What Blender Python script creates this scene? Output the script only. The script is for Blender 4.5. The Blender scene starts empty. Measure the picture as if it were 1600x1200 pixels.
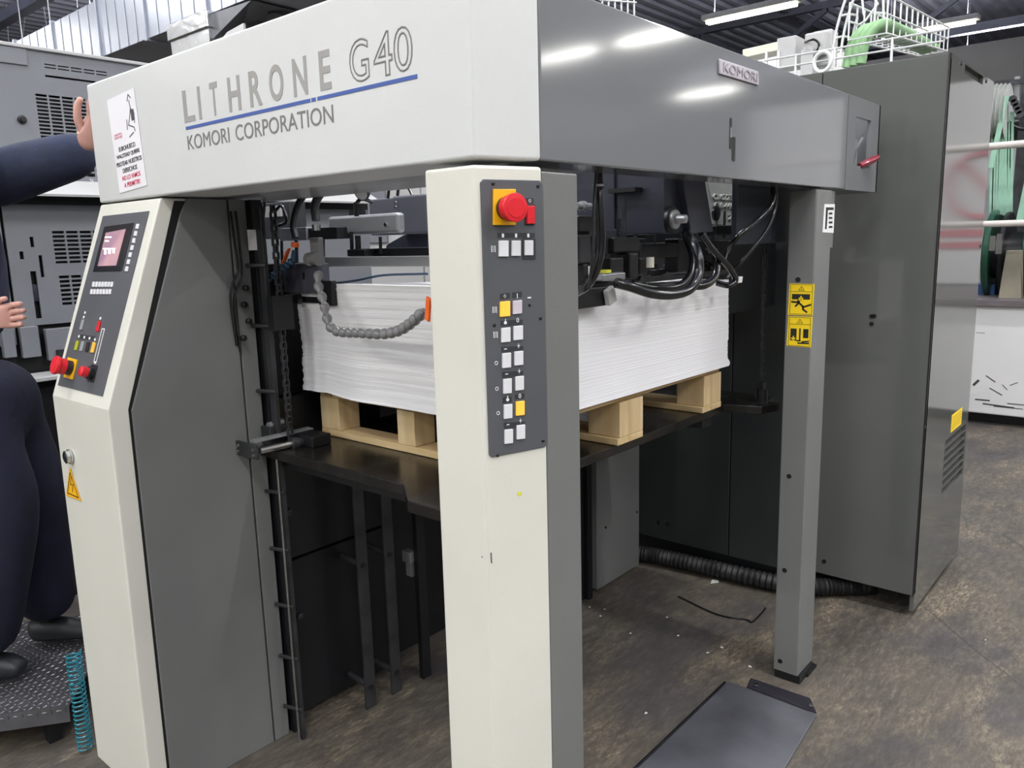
import bpy, bmesh, math, random
from mathutils import Vector as V, Matrix
random.seed(7)
SC = bpy.context.scene; COL = SC.collection
# ------------------------------------------------------------------ camera
FPX = 1235.157
yaw, pit, rol = (math.radians(a) for a in (40.71096, 10.216165, -1.535))
cf = V((math.cos(pit)*math.cos(yaw), math.cos(pit)*math.sin(yaw), -math.sin(pit)))
r0 = V((math.sin(yaw), -math.cos(yaw), 0)); u0 = r0.cross(cf)
cr = r0*math.cos(rol)+u0*math.sin(rol); cu = u0*math.cos(rol)-r0*math.sin(rol)
CAM = V((0, 0, 1.6))
cd = bpy.data.cameras.new('camera'); cam = bpy.data.objects.new('camera', cd); COL.objects.link(cam)
M4 = Matrix((cr, cu, -cf)).transposed().to_4x4(); M4.translation = CAM; cam.matrix_world = M4
cd.sensor_fit = 'HORIZONTAL'; cd.sensor_width = 36; cd.lens = 36*FPX/1600; cd.clip_start = .05; cd.clip_end = 200
SC.camera = cam
SC.view_settings.view_transform = 'Standard'; SC.view_settings.look = 'None'
SC.view_settings.gamma = 1; SC.view_settings.use_curve_mapping = False
SC.view_settings.exposure = -0.17
w = bpy.data.worlds.new('world'); SC.world = w; w.use_nodes = True
w.node_tree.nodes['Background'].inputs[0].default_value = (.95, .97, 1, 1)
w.node_tree.nodes['Background'].inputs[1].default_value = .40
LAMPZ = 5.0
def area(x, y, z, sx, sy, e, rot=(0, 0, 0)):
    l = bpy.data.lights.new('lamp_light', 'AREA'); l.shape = 'RECTANGLE'; l.size = sx; l.size_y = sy; l.energy = e
    l.color = (1, .985, .95); o = bpy.data.objects.new('lamp_light', l); COL.objects.link(o); o.location = (x, y, z); o.rotation_euler = rot
    return o
LAMPS = [(12.4, 5.6), (12.4, -5.4), (12.4, -7.3), (15.6, 3.85), (18.4, 3.2), (18, -7.31), (24.6, -7.7), (9.5, 9.5)] + \
        [(x, y) for x in (-4.4, -1.0, 2.4, 6.4) for y in (-7, -3.5, 0, 10, 14)] + [(-3.4, 5), (2.2, 6.4), (5.8, 6.2), (3.1, 3.6), (-.6, 3.1)] + [(-7.6, y) for y in (-4, 0, 3.5, 7)]  # last two singles and the rear row: fill lamps added to lift dark faces
for x, y in LAMPS:
    area(x, y, LAMPZ-.06, .14, 1.4, 200 if x < -6 else (78 if y > 1 else 84 if x < 0 else 112) if x < 9 else 80 if y < 0 else 60)
    if x > -6: area(x, y, LAMPZ+.12, .14, 1.4, 120, (math.pi, 0, 0))    # added upward light over the fittings, brightening the roof

# ------------------------------------------------------------------ pixel to plane helpers (true planes of the place)
def ray(px, py): return cf+cr*((px-800)/FPX)-cu*((py-600)/FPX)
def PX(px, py, x): d = ray(px, py); return CAM+d*(x/d.x)
def PY(px, py, y): d = ray(px, py); return CAM+d*(y/d.y)
def PZ(px, py, z): d = ray(px, py); return CAM+d*((z-1.6)/d.z)

# ------------------------------------------------------------------ materials
def lin(c):
    c = c/255
    return c/12.92 if c <= .04045 else ((c+.055)/1.055)**2.4
MATS = {}
def mat(name, rgb, rough=.5, metal=0, var=.08, scale=6, bump=0, bscale=60, coat=0, emit=0, stretch=(1, 1, 1), rgb2=None, spec=.5, rvar=0, trans=0):
    m = bpy.data.materials.new(name); m.use_nodes = True; nt = m.node_tree; b = nt.nodes['Principled BSDF']
    c = [lin(v) for v in rgb]
    c2 = [lin(v) for v in rgb2] if rgb2 else [v*(1-var*2) for v in c]
    tc = nt.nodes.new('ShaderNodeTexCoord'); mp = nt.nodes.new('ShaderNodeMapping'); mp.inputs['Scale'].default_value = stretch
    nt.links.new(tc.outputs['Object'], mp.inputs[0])
    n = nt.nodes.new('ShaderNodeTexNoise'); n.inputs['Scale'].default_value = scale; n.inputs['Detail'].default_value = 5
    nt.links.new(mp.outputs[0], n.inputs['Vector'])
    r = nt.nodes.new('ShaderNodeValToRGB'); r.color_ramp.elements[0].position = .35; r.color_ramp.elements[1].position = .65
    r.color_ramp.elements[0].color = (*c2, 1); r.color_ramp.elements[1].color = (*c, 1)
    nt.links.new(n.outputs['Fac'], r.inputs[0]); nt.links.new(r.outputs[0], b.inputs['Base Color'])
    b.inputs['Roughness'].default_value = rough; b.inputs['Metallic'].default_value = metal
    b.inputs['Specular IOR Level'].default_value = spec
    b.inputs['Coat Weight'].default_value = coat; b.inputs['Coat Roughness'].default_value = .12
    if trans: b.inputs['Transmission Weight'].default_value = trans
    if rvar:
        mr = nt.nodes.new('ShaderNodeMapRange'); mr.inputs['To Min'].default_value = max(0, rough-rvar); mr.inputs['To Max'].default_value = rough+rvar
        nt.links.new(n.outputs['Fac'], mr.inputs['Value']); nt.links.new(mr.outputs[0], b.inputs['Roughness'])
    if emit:
        nt.links.new(r.outputs[0], b.inputs['Emission Color']); b.inputs['Emission Strength'].default_value = emit
    if bump:
        n2 = nt.nodes.new('ShaderNodeTexNoise'); n2.inputs['Scale'].default_value = bscale; n2.inputs['Detail'].default_value = 4
        nt.links.new(mp.outputs[0], n2.inputs['Vector'])
        bp = nt.nodes.new('ShaderNodeBump'); bp.inputs['Strength'].default_value = bump; bp.inputs['Distance'].default_value = .005
        nt.links.new(n2.outputs['Fac'], bp.inputs['Height']); nt.links.new(bp.outputs[0], b.inputs['Normal'])
    MATS[name] = m
    return m
BEIGE = mat('beige_paint', (206, 208, 206), .38, var=.02, scale=2.5, bump=.05, bscale=250)
BEIGE2 = mat('cream_paint', (214, 213, 202), .4, var=.03, scale=2.5, bump=.05, bscale=250)
GREYP = mat('grey_gloss_paint', (117, 119, 121), .095, var=.015, scale=2)
GREYQ = mat('grey_satin_paint', (112, 114, 112), .3, var=.03, scale=3, bump=.08, bscale=300)
GREYC = mat('cabinet_grey_paint', (92, 94, 91), .07, var=.03, scale=1.5, bump=.01, bscale=200)
GREYD = mat('dark_grey_panel', (112, 114, 112), .34, var=.05, scale=2, bump=.05, bscale=200)
PRESS = mat('press_grey_paint', (122, 125, 131), .42, var=.04, scale=2, bump=.04, bscale=150)
PRESSL = mat('press_light_paint', (184, 184, 184), .4, var=.04, scale=2)
NAVY = mat('dark_blue_grey_paint', (46, 49, 60), .38, var=.08, scale=3)
SHADE = mat('black_frame_paint', (15, 17, 21), .45, var=.15, scale=4, rvar=.1)
BLACK = mat('black_plastic', (22, 23, 25), .35, var=.1)
RUBBER = mat('black_hose_rubber', (20, 21, 24), .22, var=.1, coat=.4)
PANEL = mat('anthracite_overlay', (82, 84, 88), .45, var=.03, bump=.05, bscale=500)
DARKST = mat('label_strip_black', (48, 50, 54), .5)
WHITEB = mat('white_button', (216, 216, 218), .4, var=.03)
AMBER = mat('lit_amber_button', (255, 190, 70), .4, var=.03, scale=20, emit=.35)
REDP = mat('red_plastic', (214, 32, 44), .35, var=.04)
YELP = mat('yellow_plate', (240, 178, 10), .5, var=.03)
YELS = mat('yellow_sticker', (250, 214, 10), .5, var=.02)
INK = mat('black_ink', (28, 27, 22), .6)
WHITEI = mat('white_ink', (232, 232, 232), .6, var=.02)
GREYI = mat('grey_lettering', (152, 150, 146), .5, var=.02)
OUTI = mat('dark_grey_lettering', (118, 116, 114), .5, var=.02)
BLUEI = mat('blue_stripe', (62, 88, 158), .5, var=.04)
REDI = mat('crimson_ink', (206, 50, 84), .6)
PAPERL = mat('sticker_paper', (232, 230, 234), .6, var=.02)
CHROME = mat('polished_steel', (200, 200, 198), .18, 1, var=.05)
STEEL = mat('brushed_steel', (168, 170, 172), .34, .55, var=.12, scale=8, stretch=(1, .2, 1))
OILY = mat('oily_dark_steel', (50, 48, 46), .26, .55, var=.25, scale=7, rvar=.12, bump=.06, bscale=90)
DSTEEL = mat('dark_steel', (74, 75, 78), .4, .6, var=.2, scale=9)
GALV = mat('galvanised_sheet', (176, 181, 192), .36, .6, var=.08, scale=3, stretch=(1, .4, 1), bump=.25, bscale=3)
FOIL = mat('crinkled_foil', (205, 206, 206), .25, 1, var=.1, bump=1.0, bscale=14)
WIRE = mat('zinc_wire', (222, 224, 224), .4, .3, var=.03)
GREENH = mat('green_hose', (146, 188, 138), .45, var=.12, scale=12)
MINT = mat('mint_belt', (150, 194, 170), .5, var=.1)
DGREEN = mat('dark_green_reel', (34, 78, 58), .35, var=.15, coat=.3)
TEAL = mat('teal_coil_hose', (32, 120, 138), .25, var=.1, coat=.4)
LOCB = mat('blue_link_hose', (34, 66, 92), .3, var=.1, coat=.3)
LOCG = mat('grey_link_hose', (134, 134, 135), .35, var=.05, coat=.2)
ORANGE = mat('orange_plastic', (240, 104, 38), .4, var=.04)
CAST = mat('cast_metal', (176, 178, 176), .5, .15, var=.12, scale=10, bump=.5, bscale=120)
GALVP = mat('foot_grey', (70, 72, 74), .6)
CLOTH = mat('navy_workwear', (22, 27, 50), .85, var=.15, scale=9, bump=.5, bscale=30)
CLOTHS = mat('navy_sweater', (40, 48, 72), .9, var=.12, scale=9, bump=.5, bscale=40)
SKIN = mat('skin', (206, 158, 144), .5, var=.06, scale=20, bump=.1)
HAIR = mat('dark_hair', (50, 42, 36), .7)
SHOE = mat('black_shoe_leather', (36, 38, 42), .5, var=.15, bump=.2)
WHITEW = mat('scuffed_white_paint', (226, 226, 226), .45, var=.03, scale=2)
WALLM = mat('hall_wall_plaster', (150, 148, 144), .8, var=.1, scale=1.2, bump=.2)
TUBE = mat('fluorescent_tube', (255, 252, 238), .5, var=0, emit=7)
LAMPB = mat('lamp_housing', (190, 190, 184), .5)
SCREEN = mat('lcd_screen', (190, 150, 156), .2, emit=.16, rgb2=(136, 112, 134), scale=7)
SCRL = mat('lcd_lines', (255, 246, 246), .3, emit=.8, var=0)
DEBRIS = mat('paper_scrap', (206, 206, 200), .7)
GLASSD = mat('gauge_face', (196, 198, 200), .15, coat=.5)
BRASS = mat('yellow_green_paint', (214, 214, 70), .5)
PINKW = mat('white_rail_paint', (214, 208, 202), .5, var=.05)
BLUEB = mat('blue_crate_plastic', (70, 110, 170), .5)
REDSIGN = mat('red_sign_paint', (214, 120, 132), .5)

def nodes_floor():
    m = bpy.data.materials.new('worn_concrete'); m.use_nodes = True; nt = m.node_tree; N = nt.nodes; L = nt.links; b = N['Principled BSDF']
    tc = N.new('ShaderNodeTexCoord')
    def mapping(s, rot=0):
        mp = N.new('ShaderNodeMapping'); mp.inputs['Scale'].default_value = s; mp.inputs['Rotation'].default_value = (0, 0, rot)
        L.new(tc.outputs['Object'], mp.inputs[0]); return mp
    def noise(s, sc, det, rot=0, rough=.6):
        n = N.new('ShaderNodeTexNoise'); n.inputs['Scale'].default_value = sc; n.inputs['Detail'].default_value = det; n.inputs['Roughness'].default_value = rough
        L.new(mapping(s, rot).outputs[0], n.inputs['Vector']); return n.outputs['Fac']
    def ramp(f, stops):
        r = N.new('ShaderNodeValToRGB'); e = r.color_ramp.elements
        while len(e) < len(stops): e.new(.5)
        for i, (p, c) in enumerate(stops): e[i].position = p; e[i].color = (*[lin(v) for v in c], 1)
        L.new(f, r.inputs[0]); return r.outputs[0]
    def mix(f, a, c, mode='MIX'):
        x = N.new('ShaderNodeMix'); x.data_type = 'RGBA'; x.blend_type = mode
        if isinstance(f, float): x.inputs[0].default_value = f
        else: L.new(f, x.inputs[0])
        L.new(a, x.inputs[6]); L.new(c, x.inputs[7]); return x.outputs[2]
    base = ramp(noise((1, 1.5, 1), .9, 9, .85, .68), [(.3, (54, 50, 48)), (.5, (78, 73, 67)), (.7, (103, 95, 86))])
    fine = ramp(noise((1, 3.4, 1), 13, 14, .85, .86), [(.38, (40, 37, 34)), (.5, (78, 73, 66)), (.64, (132, 122, 107))])
    c = mix(.5, base, fine)
    worn = ramp(noise((1, 2.4, 1), 1.3, 15, .85, .78), [(.5, (0, 0, 0)), (.62, (255, 255, 255))])
    lightc = ramp(noise((1, 3.2, 1), 22, 14, .85, .86), [(.38, (60, 53, 46)), (.5, (110, 100, 85)), (.62, (176, 164, 141))])
    wf = N.new('ShaderNodeMath'); wf.operation = 'MULTIPLY'; wf.inputs[1].default_value = .8; L.new(worn, wf.inputs[0])
    c = mix(wf.outputs[0], c, lightc)
    # oily stain around and under the feeder, its darkness also painting in the shade there
    gr = N.new('ShaderNodeTexGradient'); gr.gradient_type = 'SPHERICAL'
    gm = N.new('ShaderNodeMapping'); gm.vector_type = 'POINT'; gm.inputs['Location'].default_value = (-2.1/1.9, -1.85/1.3, 0); gm.inputs['Scale'].default_value = (1/1.9, 1/1.3, 1)
    L.new(tc.outputs['Object'], gm.inputs[0]); L.new(gm.outputs[0], gr.inputs[0])
    ad = N.new('ShaderNodeMath'); ad.operation = 'ADD'; L.new(gr.outputs['Fac'], ad.inputs[0]); L.new(noise((1, 1.3, 1), 2.6, 8, .3, .65), ad.inputs[1])
    oil_shade = ramp(ad.outputs[0], [(.55, (0, 0, 0)), (.95, (255, 255, 255))])
    of = N.new('ShaderNodeMath'); of.operation = 'MULTIPLY'; of.inputs[1].default_value = .68; L.new(oil_shade, of.inputs[0])
    oc = ramp(noise((1, 1, 1), 9, 6), [(.3, (40, 38, 38)), (.7, (78, 72, 66))])
    c = mix(of.outputs[0], c, oc)
    dark = ramp(noise((1, 1.4, 1), 1.4, 6, .9), [(.36, (255, 255, 255)), (.48, (0, 0, 0))])
    darkc = ramp(noise((1, 1, 1), 14, 4), [(.3, (46, 44, 50)), (.7, (68, 65, 70))])
    df = N.new('ShaderNodeMath'); df.operation = 'MULTIPLY'; df.inputs[1].default_value = .6; L.new(dark, df.inputs[0])
    c = mix(df.outputs[0], c, darkc)
    # fine cracks
    vo = N.new('ShaderNodeTexVoronoi'); vo.feature = 'DISTANCE_TO_EDGE'; vo.inputs['Scale'].default_value = .55
    wa = N.new('ShaderNodeMix'); wa.data_type = 'RGBA'; wa.inputs[0].default_value = .06
    nn = N.new('ShaderNodeTexNoise'); nn.inputs['Scale'].default_value = 3; nn.inputs['Detail'].default_value = 6
    L.new(tc.outputs['Object'], nn.inputs['Vector']); L.new(tc.outputs['Object'], wa.inputs[6]); L.new(nn.outputs['Color'], wa.inputs[7])
    L.new(wa.outputs[2], vo.inputs['Vector'])
    cr_ = ramp(vo.outputs['Distance'], [(0, (255, 255, 255)), (.0025, (0, 0, 0))])
    cf_ = N.new('ShaderNodeMath'); cf_.operation = 'MULTIPLY'; cf_.inputs[1].default_value = .6; L.new(cr_, cf_.inputs[0])
    blk = N.new('ShaderNodeRGB'); blk.outputs[0].default_value = (.02, .02, .02, 1)
    c = mix(cf_.outputs[0], c, blk.outputs[0])
    L.new(c, b.inputs['Base Color'])
    rr = N.new('ShaderNodeMapRange'); rr.inputs['To Min'].default_value = .32; rr.inputs['To Max'].default_value = .7
    L.new(noise((1, 1, 1), 2.2, 5), rr.inputs['Value']); L.new(rr.outputs[0], b.inputs['Roughness'])
    bp = N.new('ShaderNodeBump'); bp.inputs['Strength'].default_value = .35; bp.inputs['Distance'].default_value = .004
    L.new(noise((1, 1.6, 1), 30, 8), bp.inputs['Height']); L.new(bp.outputs[0], b.inputs['Normal'])
    return m
FLOORM = nodes_floor()
def wood_mat(name, a, c2, stretch):
    return mat(name, a, .7, rgb2=c2, scale=14, stretch=stretch, bump=.3, bscale=30)
WOODV = wood_mat('pine_block', (216, 194, 152), (194, 166, 120), (1.5, 1.5, .25))
WOODX = wood_mat('pine_board_along', (210, 184, 138), (184, 154, 108), (.2, 2, 2))
WOODY = wood_mat('pine_board_across', (214, 190, 146), (190, 162, 114), (2, .2, 2))
def paper_mat(name, c):
    m = mat(name, c, .62, var=.015, scale=2); nt = m.node_tree; b = nt.nodes['Principled BSDF']
    tc = nt.nodes.new('ShaderNodeTexCoord'); mp = nt.nodes.new('ShaderNodeMapping'); mp.inputs['Scale'].default_value = (.8, .8, 90)
    n = nt.nodes.new('ShaderNodeTexNoise'); n.inputs['Scale'].default_value = 5; n.inputs['Detail'].default_value = 3
    bp = nt.nodes.new('ShaderNodeBump'); bp.inputs['Strength'].default_value = .14; bp.inputs['Distance'].default_value = .0015
    nt.links.new(tc.outputs['Object'], mp.inputs[0]); nt.links.new(mp.outputs[0], n.inputs[0]); nt.links.new(n.outputs['Fac'], bp.inputs['Height']); nt.links.new(bp.outputs[0], b.inputs['Normal'])
    return m
PAPER = paper_mat('stacked_white_paper', (247, 247, 249))
CORR = mat('corrugated_roof_sheet', (176, 181, 202), .6, var=.1, scale=2)
TRUSS = mat('roof_truss_steel', (92, 96, 110), .6, var=.1)

# ------------------------------------------------------------------ mesh builder
class MB:
    def __init__(s): s.bm = bmesh.new()
    def poly(s, pts, vec):
        vec = V(vec); a = [s.bm.verts.new(V(p)) for p in pts]; b = [s.bm.verts.new(V(p)+vec) for p in pts]; n = len(pts)
        s.bm.faces.new(a); s.bm.faces.new(b[::-1])
        for i in range(n): s.bm.faces.new((a[i], b[i], b[(i+1) % n], a[(i+1) % n]))
        return s
    def box(s, x0, x1, y0, y1, z0, z1): return s.poly([(x0, y0, z0), (x1, y0, z0), (x1, y1, z0), (x0, y1, z0)], (0, 0, z1-z0))
    def obox(s, c, a, b, d):  # centre, three half vectors
        c, a, b, d = V(c), V(a), V(b), V(d)
        return s.poly([c-a-b-d, c+a-b-d, c+a+b-d, c-a+b-d], d*2)
    def bar(s, p, q, w, h=None, up=(0, 0, 1)):
        p, q = V(p), V(q); h = h or w; t = (q-p).normalized(); up = V(up)
        if abs(t.dot(up)) > .95: up = V((1, 0, 0))
        a = t.cross(up).normalized(); b = a.cross(t)
        return s.obox((p+q)/2, a*w/2, b*h/2, (q-p)/2)
    def lathe(s, o, axis, prof, n=20, caps=True):
        o = V(o); t = V(axis).normalized(); a = t.orthogonal().normalized(); b = t.cross(a); rings = []
        for d, r in prof:
            rings.append([s.bm.verts.new(o+t*d+(a*math.cos(2*math.pi*i/n)+b*math.sin(2*math.pi*i/n))*r) for i in range(n)])
        for k in range(len(rings)-1):
            for i in range(n): s.bm.faces.new((rings[k][i], rings[k][(i+1) % n], rings[k+1][(i+1) % n], rings[k+1][i]))
        if caps: s.bm.faces.new(rings[0][::-1]); s.bm.faces.new(rings[-1])
        return s
    def cyl(s, p, q, r, n=14): p, q = V(p), V(q); return s.lathe(p, q-p, [(0, r), ((q-p).length, r)], n)
    def tube(s, pts, r, n=8, sub=0, closed=False):
        pts = [V(p) for p in pts]
        if sub: pts = spline(pts, sub)
        m = len(pts); rings = []; a = None
        for i, p in enumerate(pts):
            t = ((pts[(i+1) % m] if closed or i < m-1 else p)-(pts[i-1] if closed or i > 0 else p)).normalized()
            a = t.orthogonal().normalized() if a is None else (a-t*a.dot(t)).normalized()
            b = t.cross(a); rr = r(i/(m-1)) if callable(r) else r
            rings.append([s.bm.verts.new(p+(a*math.cos(2*math.pi*k/n)+b*math.sin(2*math.pi*k/n))*rr) for k in range(n)])
        for i in range(m if closed else m-1):
            A, B = rings[i], rings[(i+1) % m]
            for k in range(n): s.bm.faces.new((A[k], A[(k+1) % n], B[(k+1) % n], B[k]))
        if not closed: s.bm.faces.new(rings[0][::-1]); s.bm.faces.new(rings[-1])
        return s
    def build(s, name, m, parent=None, bevel=0, smooth=False, seg=2):
        bm = s.bm; bmesh.ops.recalc_face_normals(bm, faces=bm.faces)
        vs = [v.co for v in bm.verts]
        c = V((sum(v.x for v in vs), sum(v.y for v in vs), sum(v.z for v in vs)))/len(vs)
        for v in bm.verts: v.co = v.co-c
        me = bpy.data.meshes.new(name); bm.to_mesh(me); bm.free()
        if smooth:
            for p in me.polygons: p.use_smooth = True
            try: me.set_sharp_from_angle(angle=math.radians(40))
            except Exception: pass
        me.materials.append(m); o = bpy.data.objects.new(name, me); COL.objects.link(o)
        if parent is not None: o.parent = parent; c = c-wloc(parent)
        o.location = c
        if bevel:
            b = o.modifiers.new('bevel', 'BEVEL'); b.width = bevel; b.segments = seg; b.limit_method = 'ANGLE'
        return o
def wloc(o):
    p = V(o.location)
    while o.parent is not None: o = o.parent; p += V(o.location)
    return p
def spline(P, sub):
    out = []; n = len(P)
    for i in range(n-1):
        p0, p1, p2, p3 = P[max(i-1, 0)], P[i], P[i+1], P[min(i+2, n-1)]
        for k in range(sub):
            t = k/sub
            out.append(.5*((2*p1)+(p2-p0)*t+(2*p0-5*p1+4*p2-p3)*t*t+(3*p1-p0-3*p2+p3)*t**3))
    out.append(P[-1]); return out
def thing(name, loc, label, cat, group=None):
    o = bpy.data.objects.new(name, None); COL.objects.link(o); o.location = loc; o.empty_display_size = .05
    o['label'] = label; o['category'] = cat
    if group: o['group'] = group
    return o
def tag(o, label, cat, group=None, kind=None):
    o['label'] = label; o['category'] = cat
    if group: o['group'] = group
    if kind: o['kind'] = kind
    return o
def struct(o): o['kind'] = 'structure'; return o

class Frame:  # a flat face: O origin, U right, W up, N out
    def __init__(s, O, U, W):
        s.O = V(O); s.U = V(U).normalized(); W = V(W); s.W = (W-s.U*W.dot(s.U)).normalized(); s.N = s.U.cross(s.W)
    def uv(s, px, py):
        d = ray(px, py); t = (s.O-CAM).dot(s.N)/d.dot(s.N); P = CAM+d*t-s.O; return P.dot(s.U), P.dot(s.W)
    def p(s, u, v, n=0): return s.O+s.U*u+s.W*v+s.N*n
    def at(s, px, py, n=0): u, v = s.uv(px, py); return s.p(u, v, n)
    def box(s, mb, u0, u1, v0, v1, n0, n1):
        return mb.poly([s.p(u0, v0, n0), s.p(u1, v0, n0), s.p(u1, v1, n0), s.p(u0, v1, n0)], s.N*(n1-n0))
    def pbox(s, mb, pts, n0, n1):  # pixel polygon on the face
        return mb.poly([s.at(x, y, n0) for x, y in pts], s.N*(n1-n0))
    def cbox(s, mb, px, py, w, h, n0, n1):
        u, v = s.uv(px, py); return s.box(mb, u-w/2, u+w/2, v-h/2, v+h/2, n0, n1)
    def strokes(s, mb, lines, w, n0, n1):
        for (a, b) in lines:
            A, B = s.p(*a, (n0+n1)/2), s.p(*b, (n0+n1)/2); t = (B-A)
            if t.length < 1e-6: continue
            t.normalize(); side = t.cross(s.N)
            mb.obox((A+B)/2, (B-A)/2+t*w*.3, side*w/2, s.N*(n1-n0)/2)
        return mb
    def disc(s, mb, u, v, r, n0, n1, n=16): return mb.lathe(s.p(u, v, n0), s.N, [(0, r), (n1-n0, r)], n)
    def ring(s, mb, u, v, r, w, n0, n=28, sx=1, sy=1):
        return mb.tube([s.p(u+math.cos(2*math.pi*i/n)*r*sx, v+math.sin(2*math.pi*i/n)*r*sy, n0) for i in range(n)], w/2, 4, closed=True)
    def text(s, txt, u0, u1, v0, v1, m, parent, name='lettering', n0=.0006, th=.0006, outline=0, spacing=1.0, bold=0):
        cu_ = bpy.data.curves.new(name, 'FONT'); cu_.body = txt; cu_.size = 1; cu_.space_character = spacing
        if outline: cu_.fill_mode = 'NONE'; cu_.bevel_depth = outline; cu_.bevel_resolution = 0
        else: cu_.offset = bold
        cu_.resolution_u = 4
        o = bpy.data.objects.new(name, cu_); COL.objects.link(o)
        bpy.context.view_layer.update()
        me = bpy.data.meshes.new_from_object(o.evaluated_get(bpy.context.evaluated_depsgraph_get()))
        bpy.data.objects.remove(o); bpy.data.curves.remove(cu_)
        xs = [v.co.x for v in me.vertices]; ys = [v.co.y for v in me.vertices]
        x0, x1, y0, y1 = min(xs), max(xs), min(ys), max(ys)
        c = s.p((u0+u1)/2, (v0+v1)/2, n0)
        for v in me.vertices:
            u = u0+(v.co.x-x0)/(x1-x0)*(u1-u0); q = v0+(v.co.y-y0)/(y1-y0)*(v1-v0)
            nn = n0+(0 if not outline else v.co.z/outline*.0005)
            v.co = s.p(u, q, nn)-c
        me.materials.clear(); me.materials.append(m)
        for p_ in me.polygons: p_.use_smooth = False
        me.update()
        o = bpy.data.objects.new(name, me); COL.objects.link(o); o.parent = parent; o.location = c-wloc(parent)
        if not outline:
            so = o.modifiers.new('thickness', 'SOLIDIFY'); so.thickness = th; so.offset = 0
        return o
def holed(F, u0, u1, v0, v1, holes, th, n1=0):
    """plate u0..u1 x v0..v1 with rectangular holes, front face at n1, thickness th"""
    eps = 1e-6
    us = sorted(set([u0, u1]+[h[0] for h in holes]+[h[1] for h in holes])); vs = sorted(set([v0, v1]+[h[2] for h in holes]+[h[3] for h in holes]))
    us = [u for u in us if u0-eps <= u <= u1+eps]; vs = [v for v in vs if v0-eps <= v <= v1+eps]
    mb = MB(); bm = mb.bm; ins = lambda a, b: any(h[0]-eps < a < h[1]+eps and h[2]-eps < b < h[3]+eps for h in holes)
    solid = [[not ins((us[i]+us[i+1])/2, (vs[j]+vs[j+1])/2) for j in range(len(vs)-1)] for i in range(len(us)-1)]
    cache = {}
    def vert(i, j, k):
        if (i, j, k) not in cache: cache[(i, j, k)] = bm.verts.new(F.p(us[i], vs[j], n1-k*th))
        return cache[(i, j, k)]
    g = lambda i, j: 0 <= i < len(us)-1 and 0 <= j < len(vs)-1 and solid[i][j]
    for i in range(len(us)-1):
        for j in range(len(vs)-1):
            if not solid[i][j]: continue
            bm.faces.new([vert(i, j, 0), vert(i+1, j, 0), vert(i+1, j+1, 0), vert(i, j+1, 0)])
            bm.faces.new([vert(i, j, 1), vert(i, j+1, 1), vert(i+1, j+1, 1), vert(i+1, j, 1)])
            for (di, dj, a, b) in ((-1, 0, (i, j), (i, j+1)), (1, 0, (i+1, j), (i+1, j+1)), (0, -1, (i, j), (i+1, j)), (0, 1, (i, j+1), (i+1, j+1))):
                if not g(i+di, j+dj): bm.faces.new([vert(*a, 0), vert(*b, 0), vert(*b, 1), vert(*a, 1)])
    return mb
def grid_holes(u0, u1, v0, v1, nc, nr, gu, gv):
    w = (u1-u0-gu*(nc-1))/nc; h = (v1-v0-gv*(nr-1))/nr
    return [(u0+i*(w+gu), u0+i*(w+gu)+w, v0+j*(h+gv), v0+j*(h+gv)+h) for i in range(nc) for j in range(nr)]
Zv = (0, 0, 1)
# ================================================================== SETTING
fl = MB(); fl.box(-9, 34, -40, 26, -.1, 0); struct(fl.build('floor', FLOORM))
# roof: corrugated sheet
c = MB(); CZ = 6.6; y = -16.0; pts = []
while y < 26:
    pts += [(y, CZ), (y+.12, CZ), (y+.17, CZ+.06), (y+.29, CZ+.06)]; y += .34
bm = c.bm; A = [bm.verts.new((-9, p[0], p[1])) for p in pts]; B = [bm.verts.new((34, p[0], p[1])) for p in pts]
A2 = [bm.verts.new((-9, p[0], p[1]+.05)) for p in pts]; B2 = [bm.verts.new((34, p[0], p[1]+.05)) for p in pts]
for i in range(len(pts)-1): bm.faces.new((A[i], A[i+1], B[i+1], B[i])); bm.faces.new((A2[i], B2[i], B2[i+1], A2[i+1]))
struct(c.build('ceiling', CORR))
wm = MB(); wm.box(34, 34.2, -40, 26, 0, CZ); struct(wm.build('wall_back', WALLM))
wm = MB(); wm.box(-9, 34, 26, 26.2, 0, CZ); struct(wm.build('wall_left', WALLM))
# roof trusses along Y
def truss(x, z0=5.35, z1=6.35):
    t = thing('roof_truss', (x, 5, z0), '', 'truss')
    MB().box(x-.09, x+.09, -16, 26, z0, z0+.16).build('bottom_chord', TRUSS, t)
    MB().box(x-.07, x+.07, -16, 26, z1, z1+.14).build('top_chord', TRUSS, t)
    k = 0; y = -16
    while y < 25.9:
        a, b = (z0+.1, z1) if k % 2 == 0 else (z1, z0+.1)
        MB().bar((x, y, a), (x, y+1.5, b), .1).build('brace', TRUSS, t); y += 1.5; k += 1
    return t
for x, lb in ((5.2, 'dark steel roof truss nearest, above the printing machines'), (10.2, 'dark steel roof truss in front of the first ceiling lamp'), (18.3, 'dark steel roof truss over the white platform, at top right'), (26, 'dark steel roof truss farthest away at the back wall')):
    truss(x)['label'] = lb
for i, (y, lab_) in enumerate(((-6, 'rightmost'), (-1.2, 'second from the right'), (3.2, 'middle one, above the press line'), (7.4, 'second from the left'), (12, 'leftmost'))):
    o = MB().box(-9, 34, y-.07, y+.07, 6.4, 6.58).build('roof_purlin', TRUSS)
    tag(o, 'dark steel purlin under the corrugated roof, '+lab_, 'beam', 'roof purlins')
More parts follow.
